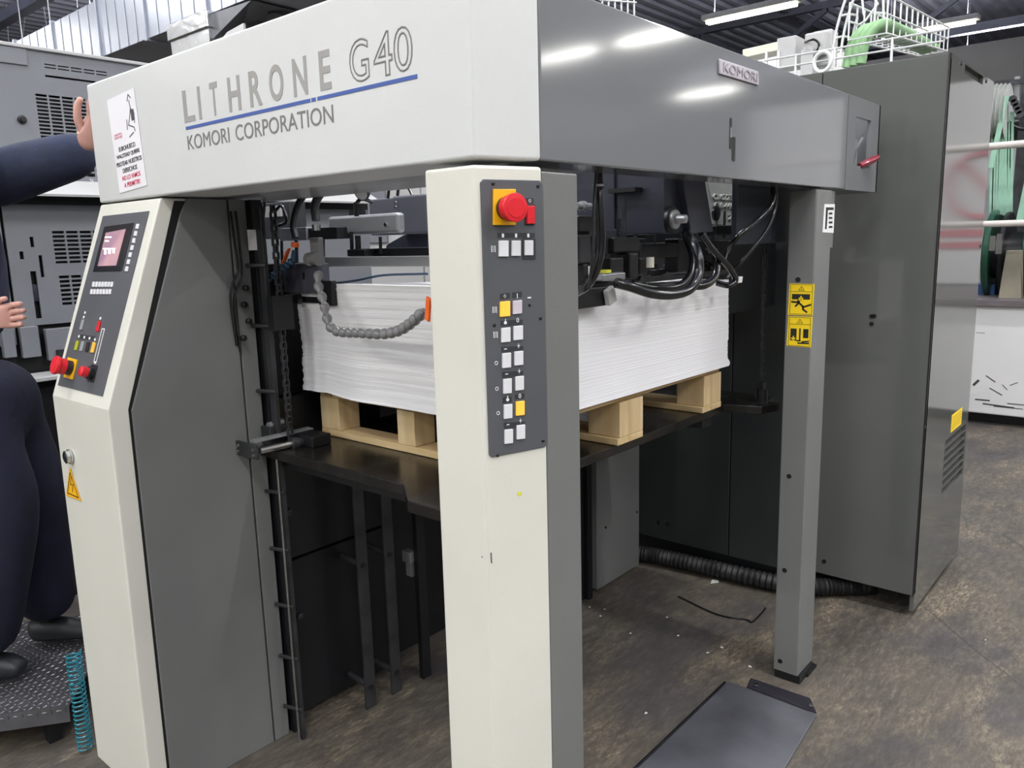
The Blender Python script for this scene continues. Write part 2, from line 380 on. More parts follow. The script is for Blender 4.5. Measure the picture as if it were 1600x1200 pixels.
# lamps
def lamp(x, y, label):
    t = thing('ceiling_lamp', (x, y, LAMPZ), label, 'lamp', 'fluorescent ceiling lamps')
    MB().box(x-.11, x+.11, y-.78, y+.78, LAMPZ+.0, LAMPZ+.08).build('housing', LAMPB, t, .01)
    MB().cyl((x-.04, y-.72, LAMPZ-.03), (x-.04, y+.72, LAMPZ-.03), .026, 8).build('tube', TUBE, t)
    MB().cyl((x+.04, y-.72, LAMPZ-.03), (x+.04, y+.72, LAMPZ-.03), .026, 8).build('tube', TUBE, t)
    for s in (-.6, .6): MB().cyl((x, y+s, LAMPZ+.07), (x, y+s, CZ), .006, 6).build('hanger', TRUSS, t)
named = {0: 'long fluorescent lamp hanging above the grey side beam, left of the wire cage', 3: 'fluorescent lamp seen through the wire cage over the tall cabinet', 4: 'fluorescent lamp at the right edge above the hose reels'}
for i, (x, y) in enumerate(LAMPS):
    lamp(x, y, named.get(i, 'unseen ceiling lamp, %s, %s' % ({-7.6: 'fill row added farthest behind the camera', -4.4: 'second row behind the camera', -1.0: 'row over the camera', 2.4: 'row over the feeder', 6.4: 'row past the tall cabinet'}.get(x, 'single fitting %s' % ('mirrored in the grey side beam' if x > 9 and y < 0 else 'added as fill over the lettered beam' if x > 3 and y < 4 else 'above the worker' if x < 0 else 'over the press units' if x < 3 else 'beside the big duct' if x > 6 else 'near the big duct')), {-7: 'far right', -4: 'far right', -3.5: 'right of centre', 0: 'centre', 3.5: 'left of centre', 7: 'far left', 10: 'left of centre', 14: 'far left', -5.4: 'nearest of its group', -7.3: 'second of its group', -7.31: 'third of its group', -7.7: 'farthest of its group', 5: 'the one nearer the back row'}.get(y, 'alone'))))

# ================================================================== FEEDER GANTRY (beams, far post)
FX, SY = 1.06, .945; ZB, ZT = 1.747, 2.088
CO = V((1.2, SY, 0))
ga = thing('feeder_gantry', (2.7, 1.0, 0), 'beige and grey overhead gantry of the sheet feeder with large lettering, over the paper pile', 'machine')
fb = MB(); fb.poly([(1.06, 2.54, ZB), (1.06, .988, ZB), (1.2, SY, ZB), (1.2, 1.06, ZB), (1.235, 1.06, ZB), (1.235, 2.54, ZB)], (0, 0, ZT-ZB))
fb = fb.build('front_beam', BEIGE, ga, .006, seg=3)
MB().box(1.075, 1.5, .99, 2.54, ZB+.001, ZB+.02).build('underside_tray', mat('tray_grey', (172, 172, 170), .3, .3, var=.15, scale=4), ga)
sb = MB(); sb.box(1.2, 2.89, SY, SY+.1, ZB, 2.063); sb = sb.build('side_beam', GREYP, ga, .004)
F = Frame((0, SY, 0), (1, 0, 0), Zv)           # grey side face
ue0, ve0 = F.uv(1358, 262); 
wu0, wv0, wu1, wv1 = 2.977, 1.833, 3.142, 1.998
endp = holed(F, 2.894, 3.25, ZB, 2.063, [(wu0, wu1, wv0, wv1)], .012).build('end_panel', GREYP, ga)
MB().box(3.238, 3.25, SY, SY+.28, ZB, 2.063).build('end_cap', GREYP, ga)
MB().box(2.89, 3.24, SY+.26, SY+.28, ZB, 2.05).build('inner_wall', DSTEEL, ga)
MB().box(2.89, 3.24, SY+.01, SY+.28, ZB, ZB+.01).build('bottom_plate', GREYQ, ga)
MB().box(3.06, 3.07, SY+.02, SY+.2, ZB+.05, 1.93).build('inner_rib', STEEL, ga)
lv = MB(); lv.bar((3.02, SY+.06, 1.80), (3.03, SY-.01, 1.93), .014, .008); lv.build('lever_strap', STEEL, ga)
lh = MB(); lh.tube([F.at(1345, 259, -.005), F.at(1352, 254, .008), F.at(1361, 247, .022)], lambda t: .010+.003*math.sin(t*3), 12, sub=4)
lh.build('lever_grip', mat('dark_red_grip', (128, 26, 48), .25, coat=.5), ga, smooth=True)
for (x0, y0, x1, y1) in ((1337.5, 224, 1341, 262), (1344, 222, 1349, 238)):
    MB().bar(F.at(x0, y0, -.03), F.at(x1, y1, -.03), .008, .004).build('lever_strip', WHITEB, ga)
# nameplate
npl = MB(); F.pbox(npl, [(1121, 92), (1182, 112), (1183, 134), (1122, 116)], 0, .006); npl = npl.build('nameplate', mat('nameplate_silver', (196, 190, 198), .35, .35, var=.02), ga, .002)
F.text('KOMORI', 1.93, 2.132, 2.003, 2.025, mat('nameplate_letters', (168, 160, 170), .3, .5), npl, n0=.0068, th=.002)
# slots
s1 = MB(); F.box(s1, 1.985, 1.997, 1.822, 1.898, .0003, .0012); s1.build('slot', BLACK, ga)
s2 = MB(); F.box(s2, 1.988, 1.994, 1.85, 1.875, .0012, .002); s2.build('slot_slider', STEEL, ga)
s3 = MB(); F.box(s3, 2.006, 2.02, 1.792, 1.853, .0003, .0012)
for i in range(9): F.box(s3, 2.0, 2.007, 1.795+i*.0066, 1.7985+i*.0066, .0003, .0012)
s3.build('toothed_slot', BLACK, ga)
# front lettering (front face looks towards -X: u = -Y)
G = Frame((FX, 0, 0), (0, -1, 0), Zv)
ad = 'LITHRONE'
lits = [(291.5, 24), (0, 0)]
letter_px = [(287, 306, 142, 192), (310, 320, 135, 185), (329, 343, 127, 180), (357, 378, 118, 174), (390, 411, 109, 166), (421, 445, 99, 158), (458, 482, 88, 150), (499, 518.5, 76, 139)]
for ch, (a, b, t0, t1) in zip(ad, letter_px):
    ua = G.uv(a+2, t1)[0]; ub = G.uv(b, t1)[0]
    if ch == 'I':
        m = MB(); G.box(m, ua, ua+.012, 1.918, 1.995, .0003, .0009); m.build('lettering', GREYI, fb); continue
    G.text(ch, ua, ub, 1.918, 1.995, GREYI, fb, bold=.02)
for ch, a, b in (('G', 546, 577), ('4', 584, 614), ('0', 616, 646)):
    G.text(ch, G.uv(a, 100)[0], G.uv(b, 100)[0], 1.917, 1.998, OUTI, fb, outline=.016)
G.text('KOMORI', -1.979, -1.78, 1.851, 1.886, OUTI, fb)
G.text('CORPORATION', -1.752, -1.377, 1.851, 1.887, OUTI, fb)
st = MB()
for a, b in ((-1.981, -1.452), (-1.448, -1.433), (-1.427, -1.122)): G.box(st, a, b, 1.9005, 1.908, .0003, .0009)
st.build('blue_stripe', BLUEI, fb)
# protest sticker
q = [G.at(*p) for p in ((188, 302), (231, 290), (208, 138), (167, 158))]
SF = Frame((q[0]+q[3])/2+V((-.001, 0, 0))*1, (q[1]-q[0])+(q[2]-q[3]), (q[3]-q[0])+(q[2]-q[1])); 
SF.O = q[0]+V((-.0008, 0, 0))
sw = ((q[1]-q[0]).length+(q[2]-q[3]).length)/2; sh = ((q[3]-q[0]).length+(q[2]-q[1]).length)/2
stk = MB(); SF.box(stk, 0, sw, 0, sh, 0, .0008); stk = stk.build('paper_sticker', PAPERL, ga)
for i, (tx, a, b, m) in enumerate((('EUROHUECO', .2, .8, INK), ('WALSTEAD QUIERE', .08, .92, INK), ('PISOTEAR NUESTROS', .04, .96, INK), ('DERECHOS', .24, .76, INK), ('NO LO VAMOS', .18, .84, REDI), ('A PERMITIR!', .22, .8, REDI))):
    v1 = sh*(.475-i*.077); SF.text(tx, sw*a, sw*b, v1-.0125, v1, m, stk, n0=.0014, bold=.004)
SF.text('NUESTRO\nMONTAJE', sw*.1, sw*.38, sh*.56, sh*.62, mat('pale_pink_ink', (226, 150, 164), .6), stk, n0=.0014)
sk = MB(); L = [((.72, .9), (.78, .96)), ((.78, .96), (.85, .92)), ((.78, .9), (.8, .82)), ((.8, .82), (.74, .74)), ((.8, .82), (.9, .76)), ((.9, .76), (.88, .66)), ((.74, .74), (.66, .66)), ((.62, .72), (.6, .62)), ((.66, .66), (.84, .62)), ((.84, .62), (.86, .58)), ((.64, .54), (.8, .57))]
SF.strokes(sk, [((a[0]*sw, a[1]*sh), (b[0]*sw, b[1]*sh)) for a, b in L], .003, .0008, .0014)
SF.box(sk, sw*.79, sw*.9, sh*.69, sh*.8, .0008, .0014); sk.build('ink_drawing', mat('sketch_ink', (70, 68, 76), .6), stk)
# far post
fp = MB(); fp.box(2.63, 2.775, .945, 1.035, .03, 1.74); fpo = fp.build('far_post', GREYQ, ga, .004)
MB().box(2.635, 2.765, .938, 1.03, 0, .03).build('post_foot', SHADE, ga); MB().box(2.70, 2.79, .932, .96, 0, .012).build('foot_shim', SHADE, ga)
H = Frame((2.63, 0, 0), (0, -1, 0), Zv)       # sticker face of far post (-X)
J = Frame((0, .945, 0), (1, 0, 0), Zv)
for x, y in ((1247, 437), (1233, 744), (1226, 891), (1219, 1033)):
    m = MB(); u, v = H.uv(x, y); H.disc(m, u, v, .0085, -.0, .002, 14); m.build('bolt_hole', BLACK, fpo)
def warn(pts_top, kind):
    m = MB(); H.pbox(m, pts_top, .0002, .0012); o = m.build('warning_sticker', YELS, fpo)
    u0, v1 = H.uv(*pts_top[0]); u1, v0 = H.uv(*pts_top[2]); W_ = u1-u0; Hh = v1-v0
    p = lambda a, b: (u0+a*W_, v0+b*Hh)
    m = MB(); ln = [(p(.05, .97), p(.95, .97)), (p(.05, .03), p(.95, .03)), (p(.05, .03), p(.05, .97)), (p(.95, .03), p(.95, .97)), (p(.05, .75), p(.95, .75)),
                    (p(.5, .92), p(.38, .79)), (p(.38, .79), p(.62, .79)), (p(.62, .79), p(.5, .92)), (p(.5, .87), p(.5, .82))]
    H.strokes(m, ln, .0012, .0012, .0018)
    if kind == 0:
        H.box(m, *[p(.12, 0)[0], p(.86, 0)[0]], p(0, .5)[1], p(0, .67)[1], .0012, .0018)
        H.strokes(m, [(p(.12, .42), p(.4, .4)), (p(.4, .4), p(.62, .26)), (p(.38, .36), p(.28, .28)), (p(.62, .26), p(.9, .34)), (p(.58, .28), p(.6, .18)), (p(.6, .18), p(.75, .1)), (p(.36, .45), p(.44, .43))], .006, .0012, .0018)
    else:
        H.box(m, p(.12, 0)[0], p(.38, 0)[0], p(0, .2)[1], p(0, .6)[1], .0012, .0018)
        H.box(m, p(.66, 0)[0], p(.88, 0)[0], p(0, .3)[1], p(0, .6)[1], .0012, .0018)
        H.strokes(m, [(p(.52, .6), p(.52, .22)), (p(.4, .2), p(.55, .2)), (p(.45, .12), p(.9, .13)), (p(.62, .17), p(.9, .2))], .005, .0012, .0018)
    m.build('pictogram', INK, o)
    m = MB(); a = p(.5 if kind == 0 else .25, .6 if kind == 0 else .34)
    H.strokes(m, [(a, (a[0], a[1]-.007)), ((a[0]-.006, a[1]-.006), (a[0], a[1]-.012)), ((a[0]+.006, a[1]-.006), (a[0], a[1]-.012))], .004, .0018, .0022); m.build('arrow_mark', YELS, o)
warn([(1234, 443), (1273, 444), (1270, 493), (1231, 492)], 0)
warn([(1232, 494), (1270, 495), (1267, 543), (1229, 540)], 1)
m = MB(); J.pbox(m, [(1288, 319), (1304, 319), (1302, 364), (1285, 363)], .0002, .001); wl = m.build('white_label', WHITEI, fpo)
m = MB(); J.pbox(m, [(1290, 324), (1302, 324), (1302, 328), (1290, 328)], .001, .0015); J.pbox(m, [(1290, 328), (1293, 328), (1291, 358), (1288.5, 358)], .001, .0015)
for k in range(4): J.pbox(m, [(1295, 332+k*7), (1300, 332+k*7), (1300, 335+k*7), (1294, 335+k*7)], .001, .0015)
m.build('label_print', INK, wl)
MB().box(2.8, 2.84, .96, 1.05, 1.55, 1.74).build('post_bracket', GREYQ, ga)

# ================================================================== CONTROL POST
cp = thing('control_post', (1.18, 1.03, 0), 'beige front post with a tall grey push-button panel, at the near corner of the feeder', 'machine')
cov = MB(); cov.poly([(1.06, 1.116, 0), (1.06, .988, 0), (1.2, .944, 0), (1.2, 1.02, 0), (1.16, 1.116, 0)], (0, 0, 1.736)); cov = cov.build('post_cover', BEIGE2, cp, .006, seg=3)
MB().box(1.2005, 1.312, .944, 1.05, 0, 1.728).build('grey_side_panel', GREYQ, cp, .003)
e = (V((1.2, .944, 0))-V((1.06, .988, 0)))
K = Frame((1.06, .988, 0), e, Zv)
pl = MB(); pa = [K.uv(*p) for p in ((775, 718), (850, 690), (848, 288), (762, 279))]
u0, u1 = .011, K.uv(848.5, 400)[0]; v0 = 1.197; v1 = 1.711
c_ = .006; pl.poly([K.p(u0+c_, v0), K.p(u1-c_, v0), K.p(u1, v0+c_), K.p(u1, v1-c_), K.p(u1-c_, v1), K.p(u0+c_, v1), K.p(u0, v1-c_), K.p(u0, v0+c_)], K.N*.003)
pan = pl.build('button_panel', PANEL, cp, .0015)
for x, y in ((769, 287), (839, 291), (771, 508), (843, 497), (776, 711), (847, 688)):
    m = MB(); u, v = K.uv(x, y); m.lathe(K.p(u, v, .003), K.N, [(0, .0035), (.0012, .0035), (.002, .002)], 10); m.build('screw', BLACK, pan)
def button(Fr, pts, m, par, h=.004, name='push_button'):
    b = MB(); Fr.pbox(b, pts, .003, .003+h); return b.build(name, m, par, .001)
def rect(x0, y0, x1, y1, sk=0): return [(x0, y0), (x1, y0-sk), (x1, y1-sk), (x0, y1)]
for (x0, y0, x1, y1) in ((777, 376, 792, 401), (797, 376, 811, 400), (817, 375.5, 830.5, 399)): button(K, rect(x0, y0, x1, y1), WHITEB, pan)
bt = [((779, 471.5, 794.5, 495), AMBER), ((799, 470, 813, 491), mat('unlit_pink_button', (206, 196, 204), .4)),
      ((781, 512.5, 795, 535), WHITEB), ((800, 509.5, 814.5, 531.5), WHITEB), ((782.5, 552, 796, 575), WHITEB), ((801.5, 549, 815, 571), WHITEB),
      ((784, 592, 797, 615), WHITEB), ((803, 588, 816, 610), WHITEB), ((785, 632, 798, 654), WHITEB), ((804, 627, 817, 649), AMBER),
      ((786, 671, 799, 693), WHITEB), ((805, 664, 818, 686), WHITEB)]
for (r, m) in bt: button(K, rect(*r, sk=(1.5)), m, pan)
def strip(r_, sk_=0, h_=.0036): m = MB(); K.pbox(m, rect(*r_, sk=sk_), .003, h_); m.build('label_strip', DARKST, pan)
strip((776, 364, 834, 372)); strip((815, 373, 835, 405), 0, .0045)
for (r) in ((780, 459, 795, 468), (799, 457, 814, 466), (781, 501, 815, 510), (782, 542, 816, 550), (783, 581, 816, 590), (784, 621, 798, 630), (803, 616, 818, 624), (786, 660, 819, 669)):
    strip(r, 2)
strip((818, 320, 834, 352), 0, .0045); strip((819, 310, 832, 318))
button(K, rect(820, 322, 832, 350), REDP, pan, .006)
def glyph(Fr, t, px, py, w, h, m, par, n0=.0042):
    u, v = Fr.uv(px, py); Fr.text(t, u-w/2, u+w/2, v-h/2, v+h/2, m, par, 'glyph', n0)
for t, x, y in (('0', 807, 500), ('+', 808.5, 540), ('+', 809.5, 579.5), ('0', 810.5, 618), ('+', 811.5, 656.5)): glyph(K, t, x, y, .0055, .0085, WHITEI, pan)
m = MB()
for x, y in ((788, 545), (790, 584), (792, 663)): K.cbox(m, x, y, .006, .0016, .0036, .0044)
K.cbox(m, 806.5, 462, .0012, .009, .0036, .0044); K.cbox(m, 825.5, 465, .008, .0025, .003, .0036)
for x, y in ((788, 504), (791.5, 624)): u, v = K.uv(x, y); K.disc(m, u, v, .0032, .0036, .0044); K.cbox(m, x, y-4, .0015, .005, .0036, .0044)
for x in (784, 804.5, 823.5): K.cbox(m, x, 368, .0045, .007, .0036, .0044)
for (x, y) in ((769.5, 389), (771.5, 484), (773, 523)):
    for k in (-4, -1.5, 1, 3.5): K.cbox(m, x, y+k, .0065, .0009, .003, .0036)
    K.cbox(m, x-3, y, .0008, .012, .003, .0036); K.cbox(m, x+3, y, .0008, .012, .003, .0036)
for (x, y) in ((774, 567), (775, 607), (777, 645)): u, v = K.uv(x, y); K.ring(m, u, v, .0032, .0012, .0034, 12)
u, v = K.uv(787, 462.5); K.ring(m, u, v, .0028, .001, .004, 4); u, v = K.uv(826, 314); K.ring(m, u, v, .0025, .001, .004, 10)
m.build('panel_symbol', WHITEI, pan)
m = MB(); u, v = K.uv(826, 477); K.disc(m, u, v, .0028, .003, .0036); m.build('indicator_hole', BLACK, pan)
m = MB(); K.pbox(m, rect(768, 296, 803, 352), .003, .0075); m.build('stop_backplate', YELP, pan, .001)
def estop(Fr, px, py, r, par, ln=.034, n0=.0075):
    u, v = Fr.uv(px, py); o = Fr.p(u, v, n0)
    MB().lathe(o, Fr.N, [(0, r*.82), (ln*.45, r*.8), (ln*.5, r*.6)], 24).build('stop_collar', mat('brown_black_collar', (52, 44, 38), .4), par, smooth=True)
    MB().lathe(o, Fr.N, [(ln*.35, r*.7), (ln*.4, r*.92), (ln*.75, r*.9), (ln*.8, r), (ln*.95, r*1.02), (ln*1.0, r*.98), (ln*1.02, r*.7), (ln*1.05, r*.68), (ln*1.05, r*.3), (ln*1.06, r*.05)], 32).build('emergency_stop', REDP, par, smooth=True)
estop(K, 787, 326, .0255, pan, .034)
# paint flaws
m = MB(); K.pbox(m, [(807, 770), (814, 768), (815, 773), (809, 775)], 0, .0006); m.build('paint_spot', BRASS, cp)
m = MB(); K.pbox(m, [(766, 864), (768, 863), (769, 880), (767, 880)], 0, .0006); K.cbox(m, 753, 870, .002, .003, 0, .0006); m.build('paint_chip', mat('chip_grey', (90, 92, 88), .6), cp)

# ================================================================== LEFT CONTROL CONSOLE
co = thing('control_console', (1.05, 2.35, 0), 'beige left pillar with sloping operator panel, small screen and red stop button', 'machine')
YR, YL = 2.16, 2.54
pf = [(1.062, 1.742), (.86, 1.187), (.853, .0), (.905, .0), (.913, 1.179), (1.10, 1.742)]
cv = MB(); cv.poly([(x, YR, z) for x, z in ((1.062, 1.742), (.86, 1.187), (.853, 0), (1.2, 0), (1.2, 1.742))], (0, YL-YR, 0)); cv = cv.build('console_cover', BEIGE2, co, .005, seg=3)
m = MB(); m.poly([(x, YR-.006, z) for x, z in ((1.112, 1.70), (.920, 1.175), (.912, .0), (1.256, .0), (1.256, 1.742), (1.135, 1.742))], (0, .1, 0)); m.build('grey_side_panel', GREYD, co, .003)
m = MB(); m.poly([(x, YR-.002, z) for x, z in ((1.10, 1.735), (.913, 1.179), (.905, .0), (.93, .0), (.94, 1.17), (1.14, 1.735))], (0, .09, 0)); m.build('gap_seal', BLACK, co)
S = Frame((.86, YR, 1.187), (0, -1, 0), (1.062-.86, 0, 1.742-1.187))
S.O = V((.86, 0, 1.187))
pn = MB(); cs = [(161, 338), (234, 328), (161, 619.5), (91.5, 602)]
S.pbox(pn, [(91.5, 602), (161, 619.5), (234, 330), (162, 338)], 0, .003); sp = pn.build('operator_panel', PANEL, co, .001)
m = MB(); S.pbox(m, [(148, 425), (192, 424), (211, 349), (166, 355)], .003, .006); m.build('screen_bezel', BLACK, sp, .001)
m = MB(); S.pbox(m, [(156, 417), (185, 416), (200, 359), (169, 365)], .006, .007); scr = m.build('screen', SCREEN, sp)
m = MB()
for (x0, y0, x1, y1) in ((168, 371, 178, 373), (168, 377, 174, 379), (165, 389, 184, 391), (167, 391, 170, 399), (173, 391, 177, 398), (180, 391, 183, 397)): S.pbox(m, rect(x0, y0, x1, y1), .007, .0078)
m.build('screen_text', SCRL, scr)
for k in range(7):
    x, y = 217-k*2.8, 354.5+k*11.05
    button(S, [(x-2.8, y+3.8), (x+1.6, y+4.2), (x+3.2, y-3.6), (x-1, y-3.8)], WHITEB, sp, .003, 'soft_key')
m = MB()
for k in range(7): S.cbox(m, 208-k*2.8, 357+k*11.05, .006, .006, .003, .0036)
m.build('key_symbol', mat('grey_symbol', (140, 142, 146), .5), sp)
for r_ in range(2):
    for k in range(7):
        x, y = 148.5+k*4.8-r_*3, 445+r_*11.5
        button(S, [(x-2.2, y+4), (x+1.2, y+4), (x+2.4, y-4), (x-1, y-4)], WHITEB, sp, .003, 'small_key')
def kb(px, py, w, h, m, nm='push_button', hh=.004):
    b = MB(); S.cbox(b, px, py, w, h, .003, .003+hh); return b.build(nm, m, sp, .001)
kb(131, 508, .016, .03, mat('grey_button', (150, 154, 158), .4)); kb(156.5, 510.5, .016, .03, REDP)
kb(122.5, 540.5, .017, .028, mat('olive_button', (168, 176, 40), .4)); kb(131, 541.5, .017, .028, mat('grey_button', (150, 154, 158), .4)); kb(139.5, 542.5, .017, .028, mat('brown_black_button', (44, 40, 38), .4)); kb(148.5, 543.5, .018, .03, mat('amber_button', (244, 184, 70), .4))
m = MB(); S.cbox(m, 138, 528, .1, .014, .003, .0036); m.build('label_strip', DARKST, sp)
m = MB()
for x, y in ((125.5, 526), (134, 527.5), (142, 529), (150.5, 531), (135, 489), (133, 496), (159, 498), (151, 567)): S.cbox(m, x, y, .009, .007, .0036, .0042)
u, v = S.uv(156.5, 541.5); S.strokes(m, [((u-.008, v-.045), (u+.008, v-.045)), ((u-.008, v+.05), (u+.008, v+.05)), ((u-.008, v-.045), (u-.008, v+.05)), ((u+.008, v-.045), (u+.008, v+.05))], .0025, .003, .0038)
m.build('panel_symbol', WHITEI, sp)
m = MB(); S.pbox(m, [(103, 590), (116, 593.5), (124, 563), (110, 559)], .003, .008); m.build('stop_backplate', YELP, sp, .001)
estop(S, 115, 576, .026, sp, .046)
u, v = S.uv(147, 584); m = MB(); S.box(m, u-.02, u+.02, v-.024, v+.024, .003, .006); m.build('button_base', BLACK, sp, .001)
MB().lathe(S.p(u, v, .006), S.N, [(0, .018), (.012, .018), (.014, .014), (.022, .013)], 20).build('button_collar', BLACK, sp, smooth=True)
MB().lathe(S.p(u, v, .006), S.N, [(.012, .0145), (.03, .0145), (.032, .012)], 20).build('stop_key', REDP, sp, smooth=True)
T = Frame((.857, 0, 0), (0, -1, 0), Zv)
u, v = T.uv(110, 713); MB().lathe(T.p(u, v, 0), T.N, [(0, .022), (.005, .022), (.006, .02), (.014, .019), (.016, .015)], 24).build('key_lock', CHROME, co, smooth=True)
MB().lathe(T.p(u, v, .016), T.N, [(0, .007), (.001, .007)], 16).build('keyhole', BLACK, co)
m = MB(); T.pbox(m, [(104, 774), (127, 783), (109, 730)], .0003, .0012); ws = m.build('warning_triangle', YELP, co)
m = MB(); uu = [T.uv(*p) for p in ((106.5, 770), (123.5, 777.5), (110.2, 738))]; T.strokes(m, [(uu[0], uu[1]), (uu[1], uu[2]), (uu[2], uu[0])], .003, .0012, .0018)
uu = [T.uv(*p) for p in ((112, 744), (111, 757), (115, 757), (114, 768))]; T.strokes(m, [(uu[0], uu[1]), (uu[1], uu[2]), (uu[2], uu[3])], .0025, .0012, .0018)
m.build('lightning_mark', INK, ws)
sq = MB(); sq.tube([(1.13, 2.3, .0)]+[(1.13, 2.3, 0.001)], .01) if False else None

# ================================================================== LEFT SIDE FRAME + GUIDE RAIL
sf = thing('feeder_side_frame', (1.6, 2.2, 0), 'black inner side frame of the feeder with bars and chains, behind the left pillar', 'machine')
MB().box(1.262, 1.315, 2.155, 2.2, 0, 1.742).build('edge_strip', GREYD, sf, .002)
MB().box(1.325, 1.36, 2.14, 2.4, 0, 1.742).build('column', SHADE, sf, .002)
MB().box(1.36, 1.79, 2.165, 2.3, .04, .585).build('lower_door', SHADE, sf, .004)
MB().box(1.36, 1.79, 2.165, 2.3, .592, 1.13).build('upper_door', SHADE, sf, .004)
MB().box(1.36, 1.56, 2.19, 2.3, 1.134, 1.55).build('upper_wall', SHADE, sf); MB().box(1.56, 2.62, 2.19, 2.3, 1.134, 1.45).build('upper_wall', SHADE, sf)
MB().box(1.79, 2.62, 2.26, 2.42, .0, 1.13).build('rear_wall', SHADE, sf)
for u, v in ((467, 962), (473, 1115), (450, 800)):
    p = PY(u, v, 2.165); MB().lathe(p, (0, -1, 0), [(0, .012), (.012, .012), (.014, .007)], 12).build('door_knob', DSTEEL, sf, smooth=True)
for x, top in ((1.582, .985), (1.70, .985)):
    MB().box(x-.022, x+.022, 2.05, 2.06, .0, .985).build('vertical_bar', DSTEEL, sf, .002)
    for z in (.07, .52): MB().cyl((x, 2.05, z+.01), (x, 2.2, z+.02), .011).build('standoff', DSTEEL, sf); MB().lathe((x, 2.05, z+.01), (0, -1, 0), [(0, .009), (.005, .009)], 8).build('bolt', BLACK, sf)
MB().box(1.82, 1.86, 2.04, 2.06, .0, .985).build('rear_bar', SHADE, sf)
# hanging key bundle like latch
m = MB(); m.box(1.8, 1.83, 2.06, 2.1, .46, .5); m.box(1.815, 1.83, 2.07, 2.1, .4, .46); m.build('latch', STEEL, sf)
# guide rail with rungs
MB().box(1.318, 1.332, 2.085, 2.115, 0, 1.72).build('guide_rail', DSTEEL, sf, .002)
MB().cyl((1.306, 2.085, 0), (1.306, 2.085, 1.0), .0035, 8).build('thin_rod', CHROME, sf)
z = .17
for z in (.11, .29, .47, .66, .85, 1.17, 1.37, 1.55):
    MB().cyl((1.30, 2.15, z), (1.322, 2.08, z), .0065, 10).build('rung', DSTEEL, sf)
# chains
def chain(pts0, pts1, par, m=DSTEEL, pitch=.019, w=.011):
    a, b = V(pts0), V(pts1); n = int((b-a).length/pitch); t = (b-a).normalized(); mb = MB()
    for i in range(n):
        c0 = a+t*pitch*(i+.5); ww = w if i % 2 else w*.62
        for s in (-1, 1): mb.obox(c0+V((s*ww*.7, 0, 0)), V((.0015, 0, 0)), V((0, .0055, 0)), t*pitch*.55)
        mb.cyl(c0-V((ww*.8, 0, 0))+t*pitch*.4, c0+V((ww*.8, 0, 0))+t*pitch*.4, .0042, 6)
    return mb.build('chain', m, par)
chain((1.335, 2.045, 1.72), (1.335, 2.045, 1.0), sf)
MB().box(1.30, 1.37, 2.03, 2.06, 1.36, 1.46).build('chain_guard', SHADE, sf)
# bits around x 350..470
for k, (x0, y0, x1, y1) in enumerate(((360, 330, 372, 420), (368, 330, 378, 430))):
    MB().tube([PY(x0, y0, 2.14), PY(x0+6, (y0+y1)/2, 2.13), PY(x1, y1, 2.14), PY(x1-12, y1+40, 2.14), PY(x1-2, y1+120, 2.15)], .004, 6, 5).build('cable', RUBBER, sf, smooth=True)
MB().obox(PY(394, 375, 2.14), (.012, 0, 0), (0, .004, 0), (0, 0, .03)).build('white_tag', WHITEI, sf)
m = MB()
for i in range(4):
    p = PY(378+random.random()*14, 450+i*26, 2.14); MB().lathe(p, (0, -1, 0), [(0, .009), (.012, .009), (.014, .006)], 10).build('cable_clip', SHADE, sf)
# side latch bracket at platform height
br = thing('guide_clamp', (1.26, 2.06, .99), 'dark steel clamp with shiny guide pin at the left corner of the lift plate', 'bracket')
Bf = Frame((1.215, 0, 0), (0, -1, 0), Zv)
m = MB(); m.box(1.215, 1.225, 2.045, 2.165, .985, 1.03); m.build('front_plate', DSTEEL, br, .002)
for y_ in (2.06, 2.145):
    for z_ in (.997, 1.014): MB().lathe((1.215, y_, z_), (-1, 0, 0), [(0, .006), (.003, .006)], 10).build('screw', CHROME, br)
MB().box(1.225, 1.43, 2.06, 2.09, 1.033, 1.04).build('top_bar', STEEL, br, .001)
MB().cyl((1.225, 2.04, 1.013), (1.33, 2.03, 1.013), .011, 16).build('guide_pin', CHROME, br, smooth=True)
MB().lathe((1.325, 2.03, 1.013), (1, 0, 0), [(0, .02), (.02, .02), (.024, .016), (.06, .014)], 16).build('pin_bushing', DSTEEL, br, smooth=True)
MB().box(1.30, 1.36, 2.1, 2.15, 1.0, 1.06).build('rear_block', DSTEEL, br, .003)
MB().box(1.36, 1.43, 1.97, 2.09, 1.0, 1.036).build('clamp_block', SHADE, br, .004)
MB().cyl((1.31, 2.12, 1.06), (1.36, 2.12, 1.065), .012, 12).build('roller', STEEL, br)

# ================================================================== LIFT PLATFORM
lp = thing('lift_platform', (1.95, 1.7, .97), 'oily black steel lift plate carrying the pallet, hung inside the feeder', 'platform')
zp = 1.0
m = MB(); m.poly([(1.284, 2.14, zp), (1.28, 1.475, zp), (1.20, 1.37, zp), (1.20, 1.252, zp), (2.62, 1.245, zp), (2.66, 1.12, zp), (2.75, 1.09, zp), (2.76, 1.14, zp), (2.86, 1.16, zp), (2.86, 2.14, zp)], (0, 0, -.03))
m.build('plate', OILY, lp, .003)
MB().box(1.33, 1.40, 1.26, 2.1, .93, .97).build('support_beam', SHADE, lp)
MB().box(2.5, 2.57, 1.27, 2.1, .93, .97).build('support_beam', SHADE, lp)
chain((2.735, 1.16, 1.72), (2.75, 1.16, 1.06), lp, mat('greasy_chain', (64, 64, 66), .4, .5, var=.2, scale=30), .024, .013)
MB().cyl((2.75, 1.16, 1.0), (2.75, 1.16, 1.045), .022, 14).build('chain_socket', SHADE, lp)
m = MB(); m.box(2.735, 2.765, 1.15, 1.17, 1.045, 1.07); m.build('chain_clevis', SHADE, lp)

